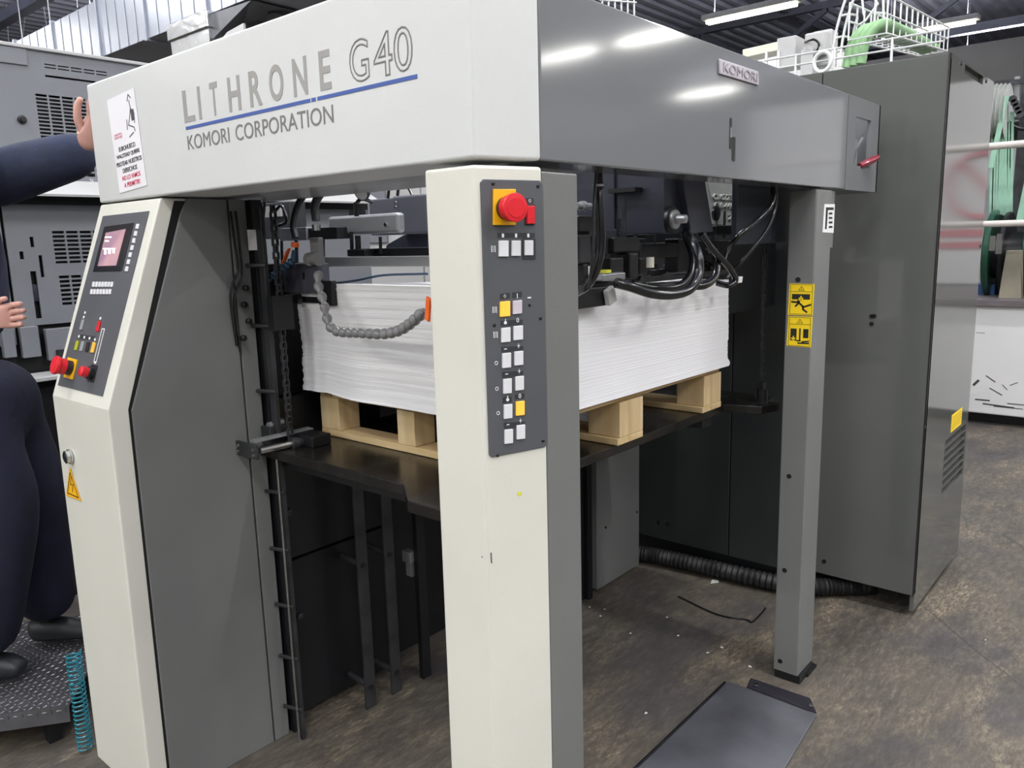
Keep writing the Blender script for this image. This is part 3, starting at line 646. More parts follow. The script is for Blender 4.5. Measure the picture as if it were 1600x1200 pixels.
# ================================================================== PALLET
pt = thing('wooden_pallet', (2.03, 1.67, 1.0), 'pale pine pallet under the paper pile on the black lift plate', 'pallet')
ys = [1.235, 1.67-.06, 2.009]; xs0 = [1.494, 1.92, 2.455]
for i, x in enumerate((1.494, 1.905, 2.435)):
    MB().box(x, x+(.08 if i == 0 else .14), 1.235, 2.105, 1.001, 1.022).build('skid_board', WOODY, pt, .002)
BW = {0: ((1.235, 1.33), (1.659, 1.734), (2.009, 2.104)), 1: ((1.235, 1.348), (1.62, 1.72), (2.0, 2.104)), 2: ((1.235, 1.342), (1.62, 1.72), (2.0, 2.104))}
XX = ((1.494, 1.565), (2.0, 2.045), (2.53, 2.575))
XX = ((1.494, 1.575), (1.915, 2.045), (2.445, 2.575))
for i, (xa, xb) in enumerate(XX):
    for (ya, yb) in BW[i]:
        MB().box(xa+random.uniform(0, .003), xb, ya+random.uniform(0, .002), yb, 1.0225, 1.128).build('block', WOODV, pt, .002)
for y0_, y1_ in ((1.245, 1.335), (1.355, 1.455), (1.47, 1.572), (1.576, 1.638), (1.642, 1.743), (1.747, 1.845), (1.849, 1.954), (1.958, 2.04), (2.05, 2.1)):
    dz = random.uniform(-.001, .0015); MB().box(1.49+random.uniform(0, .006), 2.575, y0_, y1_, 1.1285+dz, 1.146+dz).build('deck_board', WOODX, pt, .0015)
# ================================================================== PAPER PILE
def pile():
    x0, x1, y0, y1, z0, z1 = 1.452, 2.565, 1.21, 2.125, 1.150, 1.452
    NL = 84; n = 22; per = []
    for i in range(n): per.append((0, 1-i/n))
    for i in range(n): per.append((i/n, 0))
    for i in range(n): per.append((1, i/n))
    for i in range(n): per.append((1-i/n, 1))
    bm = bmesh.new(); rings = []
    for k in range(NL+1):
        t = k/NL; ox = random.uniform(-.0012, .0012)+(.004*math.sin(t*5) if t > .3 else 0); oy = random.uniform(-.0004, .0004)
        for half in (0, 1):
            if half == 1 and k == NL: break
            tt = (k+half*.93)/NL; R = []
            for (a, b) in per:
                x = x0+(x1-x0)*a; y = y0+(y1-y0)*b
                ztop = z1+.038*(1-a)**2.2 ; zb = z0+.006*math.sin(b*7+1)*(1-a)+.004*math.sin(b*15)*(1-a)-.006*(b > .9)*(1-a)+.02*a*(b < .5)*0
                z = zb+(ztop-zb)*tt
                g = max(0, 1-tt*9)
                if a > .97 and b < .1: x += .02*g*math.sin(min(1, tt*9)*3.14)+.012*g
                x -= .006*g*(a < .02); 
                R.append(bm.verts.new((x+ox*(1 if a in (0, 1) else 0)+.001*math.sin(b*9+k), y+oy*(b in (0, 1)), z)))
            rings.append(R)
    m = len(per)
    for i in range(len(rings)-1):
        for j in range(m): bm.faces.new((rings[i][j], rings[i][(j+1) % m], rings[i+1][(j+1) % m], rings[i+1][j]))
    bm.faces.new(rings[0][::-1])
    top = rings[-1]
    # top grid between front and back edges
    bm.faces.new(top)
    mb = MB(); mb.bm.free(); mb.bm = bm; return mb
o = pile().build('paper_stack', PAPER)
tag(o, 'tall pile of blank white printing sheets on the pine pallet', 'paper', kind='stuff')

# ================================================================== INNER RIGHT COLUMN
ic = thing('inner_column', (2.95, 2.0, 0), 'dark grey boxed column standing on the floor under the rear of the lift plate', 'machine')
MB().box(2.81, 3.17, 1.935, 2.2, .02, .93).build('column_cover', GREYD, ic, .003)
MB().box(2.735, 2.765, 1.93, 1.98, .0, .93).build('channel', SHADE, ic, .002)
MB().box(2.70, 2.73, 1.95, 1.99, .0, .93).build('channel', SHADE, ic, .002)
for u, v in ((946, 824), (995, 800)):
    p = PY(u, v, 1.935); MB().lathe(p, (0, -1, 0), [(0, .006), (.003, .006)], 10).build('bolt', BLACK, ic)

# ================================================================== TALL CABINET
tc_ = thing('electrical_cabinet', (3.8, 1.5, 0), 'tall grey glossy cabinet behind the feeder, with vents and a yellow label', 'cabinet')
CX, CY, CT = 3.41, .758, 2.245
def cabpanel(y0, y1, nm='front_panel', mm=GREYC): return MB().box(CX, CX+.03, y0, y1, .1, CT).build(nm, mm, tc_, .003)
cabpanel(CY, 1.221); cabpanel(1.225, 1.566); cabpanel(1.571, 2.35)
MB().box(CX+.032, 4.24, CY+.02, 2.35, .09, CT-.01).build('carcass', GREYC, tc_)
Q = Frame((0, CY, 0), (1, 0, 0), Zv)
va, vb = .436, .69
hol = [(3.79, 4.21, .436+i*.0365, .436+i*.0365+.031) for i in range(7)]
holed(Q, CX+.008, 4.245, .03, CT, hol+[(3.66, 4.01, 2.203, 2.238)], .015).build('side_panel', GREYC, tc_)
vmm = mat('vent_mesh_grey', (66, 64, 60), .7, bump=.8, bscale=300)
MB().box(3.78, 4.22, CY+.016, CY+.019, .43, .7).build('vent_mesh', vmm, tc_); MB().box(3.65, 4.02, CY+.016, CY+.019, 2.19, 2.24).build('vent_mesh', vmm, tc_)
MB().box(CX-.001, CX+.006, CY-.001, CY+.004, .1, CT).build('corner_seam', BLACK, tc_)
m = MB(); Q.box(m, 3.885, 4.09, .705, .785, .0003, .0015); yl = m.build('yellow_label', YELS, tc_)
for k in range(5): 
    m = MB(); Q.box(m, 3.90, 4.07, .72+k*.012, .724+k*.012, .0015, .002); m.build('label_line', mat('label_line_ink', (200, 168, 20), .6), yl)
for (x, y) in ((1486, 89), (1502, 99), (1541, 127), (1465, 393), (1532, 385), (1445, 668)):
    m = MB(); u, v = Q.uv(x, y); Q.disc(m, u, v, .008, .0, .003, 10); m.build('bolt', BLACK, tc_)
CFm = Frame((CX, 0, 0), (0, -1, 0), Zv)
for (x, y) in ((1288, 877), (1362, 494), (1366, 494), (1362, 506)):
    m = MB(); u, v = CFm.uv(x, y); CFm.disc(m, u, v, .009, 0, .003, 10); m.build('bolt', BLACK, tc_)
MB().box(3.6, 4.2, 1.0, 2.3, 0, .1).build('plinth', SHADE, tc_)
rw = thing('shade_plate', (3.36, 1.8, .1), 'dark plate added as painted shade between the paper pile and the tall cabinet, behind the far post', 'machine')  # added plate; its dark colour stands in for shade on the cabinet front
DARKW = mat('painted_shade_panel', (50, 53, 53), .16, var=.05, scale=2)
for ya, yb in ((1.235, 1.553), (1.558, 2.1)): MB().box(3.35, 3.38, ya, yb, .1, 1.76).build('cover_panel', DARKW, rw, .003)  # added dark panels standing in for shade on the cabinet front
MB().box(3.36, 3.4, 1.3, 2.05, 0, .1).build('base_strip', SHADE, rw)
for (x, y) in ((1029, 816), (1043, 818)):
    p = PX(x, y, 3.35); MB().lathe(p, (-1, 0, 0), [(0, .009), (.003, .009)], 10).build('bolt', BLACK, rw)
# corrugated hose under cabinet
m = MB(); P = spline([V((3.2, 2.06, .045)), V((3.26, 1.9, .045)), V((3.29, 1.6, .045)), V((3.33, 1.25, .045)), V((3.46, 1.05, .045)), V((3.55, .95, .045))], 40)
m.tube(P, lambda t: .038+.005*math.sin(t*2*math.pi*70), 10); tag(m.build('corrugated_hose', mat('grey_black_conduit', (30, 30, 31), .5), smooth=True), 'black corrugated conduit lying on the floor along the base of the tall cabinet', 'hose')

# ================================================================== ON TOP OF THE CABINET
rl = thing('cable_rail', (3.5, 1.4, 2.25), 'white wire railing along the top edge of the tall grey cabinet', 'railing')
for z in (2.30, 2.34): MB().cyl((3.47, .80, z), (3.47, 2.2, z), .0038, 6).build('rail_wire', WIRE, rl)
for y_ in (.98, 1.2, 1.36, 1.5, 1.64, 1.9): MB().cyl((3.47, y_, 2.245), (3.47, y_, 2.345), .005, 6).build('rail_post', WIRE, rl)
cg = thing('cable_basket', (4.3, 1.1, 2.45), 'white wire mesh cable basket climbing over the green hoses on the tall cabinet', 'cable tray')
A = PX(1385, 52, 3.6); B = PX(1480, 80, 5.1); hA = .145
nh = 12
for i in range(nh+1):
    t = i/nh; p = A.lerp(B, t); up = V((0, 0, hA-.025*t)); s = V((0, .15, 0))
    MB().tube([p+up+s, p+s, p, p+up], .0045, 5).build('hoop_wire', WIRE, cg)
for off in ((0, hA), (0, hA*.5), (0, 0), (.075, 0), (.15, 0), (.15, hA*.5), (.15, hA)):
    MB().cyl(A+V((0, off[0], off[1])), B+V((0, off[0], off[1]*.85)), .0045, 5).build('long_wire', WIRE, cg)
lad = thing('wire_ladder', (3.6, 1.2, 2.25), 'white wire cable ladder curving upwards on the left of the green hoses', 'cable tray')
L1 = [PX(1300, 106, 3.62), PX(1302, 75, 3.62), PX(1309, 38, 3.62), PX(1320, 2, 3.62), PX(1332, -25, 3.62)]
off = PX(1313, 104, 3.62)-L1[0]
MB().tube(L1, .0055, 6, 4).build('side_wire', WIRE, lad); MB().tube([p+off for p in L1], .0055, 6, 4).build('side_wire', WIRE, lad)
L2 = [PX(1328, 100, 3.8), PX(1332, 60, 3.8), PX(1340, 26, 3.8)]; MB().tube(L2, .0055, 6, 4).build('side_wire', WIRE, lad)
for (x0, y0, x1, y1) in ((1305, 60, 1331, 60), (1312, 25, 1340, 24), (1302, 82, 1330, 80)): MB().tube([PX(x0, y0, 3.62), PX((x0+x1)/2, y0-3, 3.66), PX(x1, y1, 3.8)], .005, 5, 3).build('rung', WIRE, lad)
for (pts) in ([(1347, -3), (1349, 20), (1352, 33), (1372, 6), (1366, -3)], [(1366, 36), (1369, -4)], [(1381, 40), (1380, -4)], [(1352, 33), (1340, 40)], [(1369, 20), (1384, 21)]):
    MB().tube([PX(x, y, 3.75) for x, y in pts], .005, 5).build('bent_wire', WIRE, lad)
gh = thing('green_hoses', (3.6, 1.15, 2.25), 'bundle of three pale green hoses arching inside the white wire basket', 'hose')
for k in range(3):
    o_ = V((.0, -.028*(k-1), .004*k)); 
    pts = [PX(1334, 104, 3.65)+o_, PX(1340, 74, 3.65)+o_, PX(1352, 52, 3.66)+o_, PX(1368, 42, 3.7)+o_, PX(1385, 46, 3.8)+o_, PX(1420, 62, 4.3)+o_, PX(1452, 78, 4.9)+o_]
    MB().tube(pts, .021, 10, 6).build('hose', GREENH, gh, smooth=True)
m = MB(); p = PX(1285, 97, 3.44); m.tube([p+V((0, math.cos(a)*.034, math.sin(a)*.038)) for a in [2*math.pi*i/20 for i in range(20)]], .0085, 8, closed=True)
tag(m.build('coiled_cable', WIRE, smooth=True), 'small white coil of cable hanging on the rail above the grey side beam', 'cable')
mo = thing('valve_motor', PX(1268, 85, 4.2), 'pale junction box with cables above the grey side beam, beside the white coil', 'motor')
p = PX(1268, 74, 4.2); MB().box(p.x-.05, p.x+.06, p.y-.09, p.y+.02, p.z-.05, p.z+.06).build('housing', PRESSL, mo, .01)
p2 = PX(1283, 70, 4.2); MB().box(p2.x, p2.x+.1, p2.y-.05, p2.y+.05, p2.z-.1, p2.z+.07).build('side_box', PRESSL, mo, .01)
MB().cyl(PX(1265, 84, 4.2), PX(1265, 108, 4.2), .035, 12).build('blue_hose_stub', mat('blue_stub', (60, 74, 110), .5), mo, smooth=True)
MB().tube([PX(1258, 66, 4.15), PX(1272, 62, 4.1), PX(1280, 70, 4.15), PX(1276, 80, 4.15)], .006, 6, 5).build('cable', RUBBER, mo)
MB().box(4.14, 4.2, PX(1268, 84, 4.2).y-.03, PX(1268, 84, 4.2).y+.03, 2.245, PX(1268, 80, 4.2).z).build('foot', PRESSL, mo)
lb = thing('light_box', PX(1190, 85, 4.2), 'long cream covered box above the grey side beam, left of the junction box', 'box')
a, b = PX(1160, 78, 4.2), PX(1217, 65, 4.2); MB().obox((a+b)/2+V((.06, 0, -.02)), (b-a)/2, V((.06, 0, 0)), (0, 0, .022)).build('cover', mat('cream_cover', (226, 224, 206), .5), lb, .004)
p = PX(1228, 80, 4.2); MB().box(p.x, p.x+.12, p.y-.05, p.y+.05, p.z-.08, p.z+.07).build('end_housing', PRESSL, lb, .004)
for q_ in (1198, 1217):
    p = PX(q_, 80, 4.2); MB().bar(p, (p.x, p.y, 2.245), .012).build('bracket', WIRE, lb)
wg = thing('wire_basket_end', PX(965, 0, 1.9), 'white wire grid just visible above the near end of the grey side beam', 'cable tray')
for k in range(6): MB().tube([PY(940+k*10, -26, 1.25), PY(941+k*10, 12+k*3, 1.25)], .0025, 5).build('grid_wire', WIRE, wg)
for k in range(3): MB().tube([PY(938, -18+k*9, 1.25), PY(994, -14+k*9, 1.25)], .0025, 5).build('grid_wire', WIRE, wg)

# ================================================================== RIGHT BACKGROUND
wb = thing('white_platform_box', (7.9, 0, 0), 'scuffed white steel base under the hose reels, at the right edge', 'machine')
MB().box(7.4, 9.2, -2.6, 1.75, .09, .985).build('base_box', WHITEW, wb, .01)
MB().box(7.5, 9.1, -2.5, 1.7, 0, .09).build('plinth', SHADE, wb)
MB().box(7.36, 9.25, -2.62, 1.8, .985, 1.03).build('top_plate', mat('dark_table_edge', (110, 104, 106), .5), wb)
WF = Frame((7.4, 0, 0), (0, -1, 0), Zv); m = MB()
for (x, y, w_, h_, a) in ((1525, 598, .05, .02, .9), (1548, 592, .08, .008, -.6), (1556, 612, .1, .008, -.5), (1535, 625, .1, .012, 0), (1560, 634, .22, .012, -.05), (1590, 632, .14, .008, 0), (1584, 600, .06, .006, .5), (1532, 520, .06, .004, 0), (1575, 637, .2, .006, 0), (1570, 605, .05, .006, -.8)):
    u, v = WF.uv(x, y); d = V((math.cos(a), math.sin(a), 0))*w_/2; WF.strokes(m, [((u-d.x, v-d.y), (u+d.x, v+d.y))], h_, .0, .001)
m.build('scuff_mark', mat('scuff_black', (70, 70, 70), .7), wb)
rr = thing('hose_reel', (8.1, 1.05, 1.03), 'large dark green reel on a concrete grey stand behind the white rails', 'reel')
def disc(x, y, z, r, th, m, nm): MB().lathe((x, y, z), (0, -1, 0), [(0, r*.97), (.01, r), (th-.01, r), (th, r*.97)], 40).build(nm, m, rr, smooth=True)
disc(8.1, 1.38, 1.38, .38, .05, DGREEN, 'flange'); disc(8.1, 1.27, 1.38, .36, .04, BLACK, 'flange'); disc(8.1, 1.1, 1.37, .33, .05, DGREEN, 'flange')
MB().lathe((8.1, 1.1, 1.37), (0, -1, 0), [(0, .25), (.8, .25)], 40).build('drum', DGREEN, rr, smooth=True)
MB().lathe((8.1, 1.35, 1.37), (0, -1, 0), [(0, .2), (.3, .2)], 30).build('hub', BLACK, rr, smooth=True)
m = MB(); m.poly([(7.62, 1.21, 1.03), (7.62, 1.05, 1.03), (7.62, 1.08, 1.42), (7.62, 1.18, 1.42)], (.12, 0, 0)); m.build('stand', mat('stand_grey', (148, 142, 124), .6, var=.1), rr, .005)
m = MB(); p = PX(1552, 380, 7.6); m.box(7.56, 7.6, p.y-.02, p.y+.02, p.z-.06, p.z+.06); p = PX(1562, 385, 7.6); m.box(7.56, 7.6, p.y-.02, p.y+.02, p.z-.06, p.z+.1); m.build('fitting', CHROME, rr)
MB().box(8.0, 8.3, 1.3, 1.7, 1.03, 1.12).build('blue_tray', BLUEB, rr)
for i, (py, lab) in enumerate(((229, 'white horizontal pipe rail, upper one in front of the hose reels'), (350, 'white horizontal pipe rail, lower one in front of the hose reels'))):
    p = PX(1546, py, 7.3); m = MB(); m.cyl((7.3, p.y+.35, p.z), (7.3, -1.4, p.z), .028 if i == 0 else .026, 12); tag(m.build('pipe_rail', PINKW, smooth=True), lab, 'rail')
    m = None
WHEEL = mat('pale_wheel', (196, 200, 196), .4)
wf = thing('wheel_rack', PX(1590, 150, 8.3), 'dark steel rack with pipes and four pale belt wheels at the right edge', 'rack')
for i in range(4):
    px = 1552+i*6.6; c0 = PX(px, 175, 8.2)
    MB().lathe(c0+V((0, .02, 0)), (0, -1, 0), [(0, .21), (.008, .235), (.014, .2), (.03, .2), (.036, .235), (.044, .21)], 32).build('belt_wheel', WHEEL, wf, smooth=True)
bl = thing('belt_curtain', PX(1560, 300, 8.1), 'mint green belts hanging down from the pale wheels behind the white rails', 'belt')
for i in range(8):
    x = 1551+i*4.2; a = PX(x+1, 175 if i % 2 else 190, 8.15); b = PX(x-3 if i < 5 else x-1, 335, 8.15)
    MB().bar(a, b, .028, .008, (1, 0, 0)).build('belt', MINT, bl)
MB().bar(PX(1573, 150, 8.0), PX(1548, 262, 8.0), .04, .008, (1, 0, 0)).build('belt', MINT, bl)
MB().bar(PX(1592, 350, 7.7), PX(1606, 285, 7.7), .05, .01, (1, 0, 0)).build('belt', MINT, bl)
MB().bar(PX(1548, 131, 8.3), PX(1604, 127, 8.3), .04).build('top_bar', DSTEEL, wf)
MB().bar(PX(1590, 120, 8.4), PX(1588, 190, 8.4), .04).build('upright', STEEL, wf)
MB().bar(PX(1550, 188, 8.3), PX(1600, 184, 8.3), .025).build('lower_bar', DSTEEL, wf)
MB().tube([PX(1575, 190, 8.2), PX(1585, 198, 8.2), PX(1600, 202, 8.2), PX(1612, 201, 8.2)], .015, 8, 4).build('pipe', RUBBER, wf)
for k in range(5): MB().lathe(PX(1583+k*3, 155+k*6, 8.1), (-1, 0, 0), [(0, .03), (.03, .03)], 10).build('fitting', DSTEEL, wf)
MB().box(8.8, 8.95, .2, 1.35, 1.03, 3.2).build('back_post', DSTEEL, wf)
MB().bar(PX(1549, 20+320, 8.3), PX(1604, 20+318, 8.3), .03).build('cross_bar', DSTEEL, wf)
mc = thing('rear_machine_housing', (11, 1.2, 0), 'grey housing with dark recesses behind the hose reels', 'machine')
MB().box(10.6, 11.4, -3, 2.6, 0, 2.5).build('housing', PRESSL, mc, .01)
MB().box(10.5, 10.6, .5, 1.4, 1.2, 2.2).build('recess_panel', DSTEEL, mc)
MB().box(15.5, 15.9, -2, 6, 3.3, 4.6).build('upper_duct', WALLM, mc)
# prohibition board mirrored in the cabinet
sg = thing('prohibition_sign', (9.6, -.6, 2), 'white board with a red prohibition circle and red bars, beyond the right edge', 'sign')
MB().box(9.6, 9.65, -2.4, .45, 1.03, 3.1).build('board', WHITEW, sg)
SG = Frame((9.595, 0, 0), (0, -1, 0), Zv); m = MB(); SG.ring(m, .22, 2.05, .33, .07, .01); SG.strokes(m, [((.0, 1.8), (.44, 2.3))], .06, 0, .01)
m.build('prohibition_circle', REDSIGN, sg)
m = MB(); SG.box(m, -.05, .7, 1.52, 1.6, 0, .01); SG.box(m, -.05, .7, 1.4, 1.47, 0, .01); m.build('red_bar', REDSIGN, sg)
ys_ = MB().box(4.9, 6.9, -.9, -.75, .0005, .003).build('floor_stripe', mat('yellow_floor_paint', (214, 176, 60), .6, var=.15))
tag(ys_, 'yellow painted stripe on the floor beyond the cabinet corner', 'floor marking')

# ================================================================== FLOOR ITEMS
fpn = thing('floor_plate', PZ(1130, 1130, 0), 'worn sheet steel cover plate with a bent rear lip lying on the floor', 'plate')
A_ = [PZ(1138, 1064, .012), PZ(1258, 1110, .012), PZ(1280, 1112, .012), PZ(1235, 1170, .012)]
c0 = PZ(1138, 1064, .012); c1 = PZ(1276, 1116, .012); dr = V((-1, -.01, 0)); 
q0 = PZ(1000, 1196, .012); q1 = PZ(1228, 1196, .012); d0 = (q0-c0).normalized(); d1 = (q1-c1).normalized()
m = MB(); m.poly([c0, c1, c1+d1*.75, c0+d0*.85], (0, 0, -.012)); m.build('sheet', mat('scratched_sheet', (112, 114, 120), .32, .4, rgb2=(74, 74, 80), scale=2.2, rvar=.1, bump=.06), fpn, .002)
e_ = (c1-c0).normalized(); nrm = V((-e_.y, e_.x, 0)); nrm = nrm if nrm.dot(V((1, 0, 0))) > 0 else -nrm
l0 = c0+e_*.07; m = MB(); m.poly([l0+V((0, 0, .001)), c1+V((0, 0, .001)), c1+nrm*.03-e_*.035+V((0, 0, .028)), l0+nrm*.03+V((0, 0, .022))], (0, 0, .003)); m.build('bent_lip', mat('lip_steel', (60, 58, 66), .3, .6), fpn)
for t in (.12, .9):
    p = l0.lerp(c1, t)+nrm*.014+V((0, 0, .016)); MB().lathe(p, (0, 0, 1), [(0, .007), (.004, .006)], 10).build('rivet', CHROME, fpn)
m = MB(); m.poly([c0+d0*.02-e_*.006, c0+d0*.02, c0+d0*.85, c0+d0*.85-e_*.006], (0, 0, .006)); m.build('edge_strip', RUBBER, fpn)
sc = [(1118, 908, 12), (1128, 1012, 5), (1172, 1042, 5), (1060, 993, 3), (1106, 1020, 3), (1042, 965, 3), (938, 963, 3), (921, 949, 3), (1010, 1114, 3), (945, 952, 2.5), (985, 990, 2.5), (1540, 1000, 2)]
for i, (x, y, s_) in enumerate(sc):
    p = PZ(x, y, .002); a = random.random()*3; s_ = s_*.0022; m = MB(); m.poly([p+V((math.cos(a+k)*s_*(1.6 if k == 0 else .5), math.sin(a+k)*s_*.8, 0)) for k in (0, 1.4, 3, 4.6)], (.0, 0, .002))
    tag(m.build('paper_scrap', DEBRIS), ('', 'small white paper scrap on the floor, halfway between conduit and far post', 'white paper crumb nearest the far post, left of its foot', 'white paper crumb close behind the floor plate corner', 'pale paper crumb in the middle of the stained floor', 'pale torn flake in front of the dark floor streak', 'tiny white speck in the brown floor patch', 'tiny white speck right beside the control post edge', 'upper tiny speck beside the control post', 'tiny speck near the left edge of the floor plate', 'small crumb near the foot of the inner column', 'tiny speck between inner column and floor wire', 'lone white speck on the open floor at right')[i] if i else 'curled white paper strip on the floor by the conduit, the largest scrap', 'scrap', 'paper scraps on the floor')
cab_ = MB().tube([PZ(1060, 932, .004), PZ(1120, 960, .004), PZ(1165, 968, .004), PZ(1175, 972, .004), PZ(1190, 958, .004), PZ(1196, 950, .004)], .004, 6, 5).build('floor_wire', RUBBER)
tag(cab_, 'thin dark wire lying kinked on the concrete beside the far post', 'wire')

# ================================================================== SUCTION HEAD (left window part)
sh_ = thing('suction_head', (1.75, 1.7, 1.6), 'grey and steel suction feeder head with bars and boxes above the paper pile', 'machine')
a = PX(500, 413, 1.55); 
m = MB(); m.box(1.53, 1.56, 1.20, a.y+.02, 1.537, 1.567); m.build('front_bar', STEEL, sh_, .002)
m = MB(); m.box(1.60, 1.63, 1.18, 2.04, 1.555, 1.59); m.build('rear_bar', SHADE, sh_, .002)
p0, p1 = PX(512, 345, 1.6), PX(622, 357, 1.6); m = MB(); m.box(1.6, 1.63, p1.y, p0.y, p1.z-.012, p0.z+.012); m.build('arm', STEEL, sh_, .008)
m = MB(); H2 = Frame((1.6, 0, 0), (0, -1, 0), Zv); u, v = H2.uv(603, 351); H2.disc(m, u, v, .006, 0, .004); m.build('arm_bolt', CHROME, sh_)
m = MB(); a, b = PX(436, 357, 1.55), PX(479, 375, 1.55); m.box(1.55, 1.6, b.y, a.y, b.z, a.z); m.build('bracket_plate', STEEL, sh_, .002)
m = MB(); a, b = PX(478, 357, 1.56), PX(527, 373, 1.56); m.box(1.56, 1.62, b.y, a.y, b.z, a.z); m.build('dark_bracket', SHADE, sh_, .002)
m = MB(); a, b = PX(424, 412, 1.43), PX(500, 459, 1.43); m.box(1.43, 1.47, b.y, a.y, b.z, a.z); m.build('side_guide', mat('side_guide_paint', (74, 74, 84), .4), sh_, .003)
m = MB(); m.lathe(PX(474, 436, 1.43), (-1, 0, 0), [(0, .002), (.001, .002)], 8); a = PX(475, 430, 1.43); m.box(1.428, 1.43, a.y-.003, a.y+.003, a.z-.012, a.z+.008); m.build('guide_slot', BLACK, sh_)
m = MB(); a, b = PX(415, 461, 1.44), PX(500, 474, 1.44); m.box(1.44, 1.5, b.y, a.y, b.z, a.z); m.build('guide_rod', SHADE, sh_, .002)
m = MB(); m.lathe(PX(468, 467, 1.43), (-1, 0, 0), [(0, .017), (.014, .015)], 16); m.build('knob', BLACK, sh_, smooth=True)
m = MB(); a, b = PX(500, 438, 1.44), PX(524, 478, 1.44); m.box(1.43, 1.45, b.y, a.y, b.z, a.z); m.build('pile_stop', SHADE, sh_, .003)
m = MB(); a, b = PX(576, 312, 1.8), PX(630, 366, 1.8); m.box(1.8, 1.95, b.y, a.y, b.z, a.z); m.build('gear_box', mat('gearbox_grey', (88, 90, 98), .4), sh_, .004)
m = MB(); a, b = PX(612, 307, 1.7), PX(668, 364, 1.7); m.box(1.7, 1.84, b.y, a.y, b.z, a.z); m.build('motor_box', mat('gearbox_grey2', (82, 84, 92), .4), sh_, .006)
m = MB()
for k in range(4): m.lathe(PX(618.5, 316+k*7, 1.695), (-1, 0, 0), [(0, .004), (.003, .003)], 8)
m.build('motor_screw', CHROME, sh_)
MB().box(1.72, 1.9, 1.2, 1.62, 1.56, 1.625).build('lower_housing', NAVY, sh_, .003)
m = MB(); m.poly([PX(604, 382, 1.75), PX(632, 366, 1.75), PX(668, 366, 1.75), PX(668, 402, 1.75), PX(598, 402, 1.75)], (.1, 0, 0)); m.build('lower_housing', NAVY, sh_, .003)
for pts, r in (([(462, 372), (458, 350), (466, 320), (482, 296), (500, 284)], .011), ([(494, 345), (492, 322), (500, 304), (512, 294), (516, 284)], .013)):
    MB().tube([PX(x, y, 1.5) for x, y in pts], r, 12, 5).build('curved_arm', DSTEEL, sh_, smooth=True)
MB().lathe(PX(494, 351, 1.5), (0, 0, -1), [(0, .014), (.018, .014)], 14).build('arm_clamp', CHROME, sh_, smooth=True)
# gauge
g0 = PX(568, 299, 1.5); MB().lathe(g0, (-.6, -.2, -.3), [(0, .022), (.012, .024), (.014, .02)], 24).build('gauge_body', mat('gauge_blue', (60, 66, 84), .3), sh_, smooth=True)
MB().lathe(g0+V((-.6, -.2, -.3)).normalized()*.0141, (-.6, -.2, -.3), [(0, .019), (.001, .019)], 24).build('gauge_dial', GLASSD, sh_)
MB().tube([PX(556, 320, 1.52), PX(562, 312, 1.52), PX(572, 312, 1.52), PX(580, 316, 1.55)], .006, 8, 3).build('gauge_pipe', RUBBER, sh_, smooth=True)
MB().tube([PX(556, 316, 1.52), PX(557, 338, 1.52)], .007, 8).build('gauge_fitting', BLACK, sh_)
m = MB(); a, b = PX(545, 328, 1.65), PX(560, 340, 1.65); m.box(1.65, 1.68, b.y, a.y, b.z, a.z); m.build('valve', SHADE, sh_)
for (x, y0_, y1_, r) in ((549, 362, 392, .006), (559, 368, 392, .009), (594, 370, 396, .005), (463, 375, 412, .006), (440, 376, 412, .005), (505, 374, 412, .005)):
    MB().cyl(PX(x, y0_, 1.58), PX(x+1, y1_, 1.58), r, 10).build('spindle', SHADE, sh_)
m = MB(); a, b = PX(546, 390, 1.57), PX(574, 400, 1.57); m.box(1.56, 1.6, b.y, a.y, b.z, a.z); m.build('slide_block', SHADE, sh_, .002)
for pts in ([(614, 288), (622, 290), (621, 306)], [(616, 288), (636, 292), (644, 305)], [(608, 292), (606, 310)]):
    MB().tube([PX(x, y, 1.72) for x, y in pts], .005, 8, 5).build('cable', RUBBER, sh_, smooth=True)
for pts in ([(412, 296), (413, 320), (411, 345)], [(430, 330), (440, 322), (448, 345), (436, 352)]):
    MB().tube([PX(x, y, 1.5) for x, y in pts], .005, 8, 5).build('cable', RUBBER, sh_, smooth=True)
m = MB(); a, b = PX(412, 323, 1.7), PX(438, 338, 1.7); m.box(1.7, 1.71, b.y, a.y, b.z, a.z); m.build('name_tag', mat('tag_grey', (150, 150, 152), .5), sh_)
m = MB(); a, b = PX(410, 318, 1.73), PX(456, 372, 1.73); m.box(1.73, 1.8, b.y, a.y, b.z, a.z); m.build('valve_block', DSTEEL, sh_, .004)
m = MB(); a, b = PX(640, 398, 1.62), PX(520, 404, 1.62)
MB().tube([PX(512, 444, 1.55), PX(560, 438, 1.6), PX(600, 430, 1.65), PX(668, 428, 1.7)], .004, 6, 4).build('air_line', LOCB, sh_)
m = MB(); p = PX(578, 406, 1.56); m.lathe(p, (0, 0, 1), [(0, .014), (.006, .012)], 14); m.build('teal_cap', mat('teal_cap', (74, 150, 146), .4), sh_, smooth=True)
m = MB(); p = PX(509, 432, 1.46); m.box(1.45, 1.46, p.y-.004, p.y+.004, p.z-.008, p.z+.008); m.build('yellow_tab', YELS, sh_)
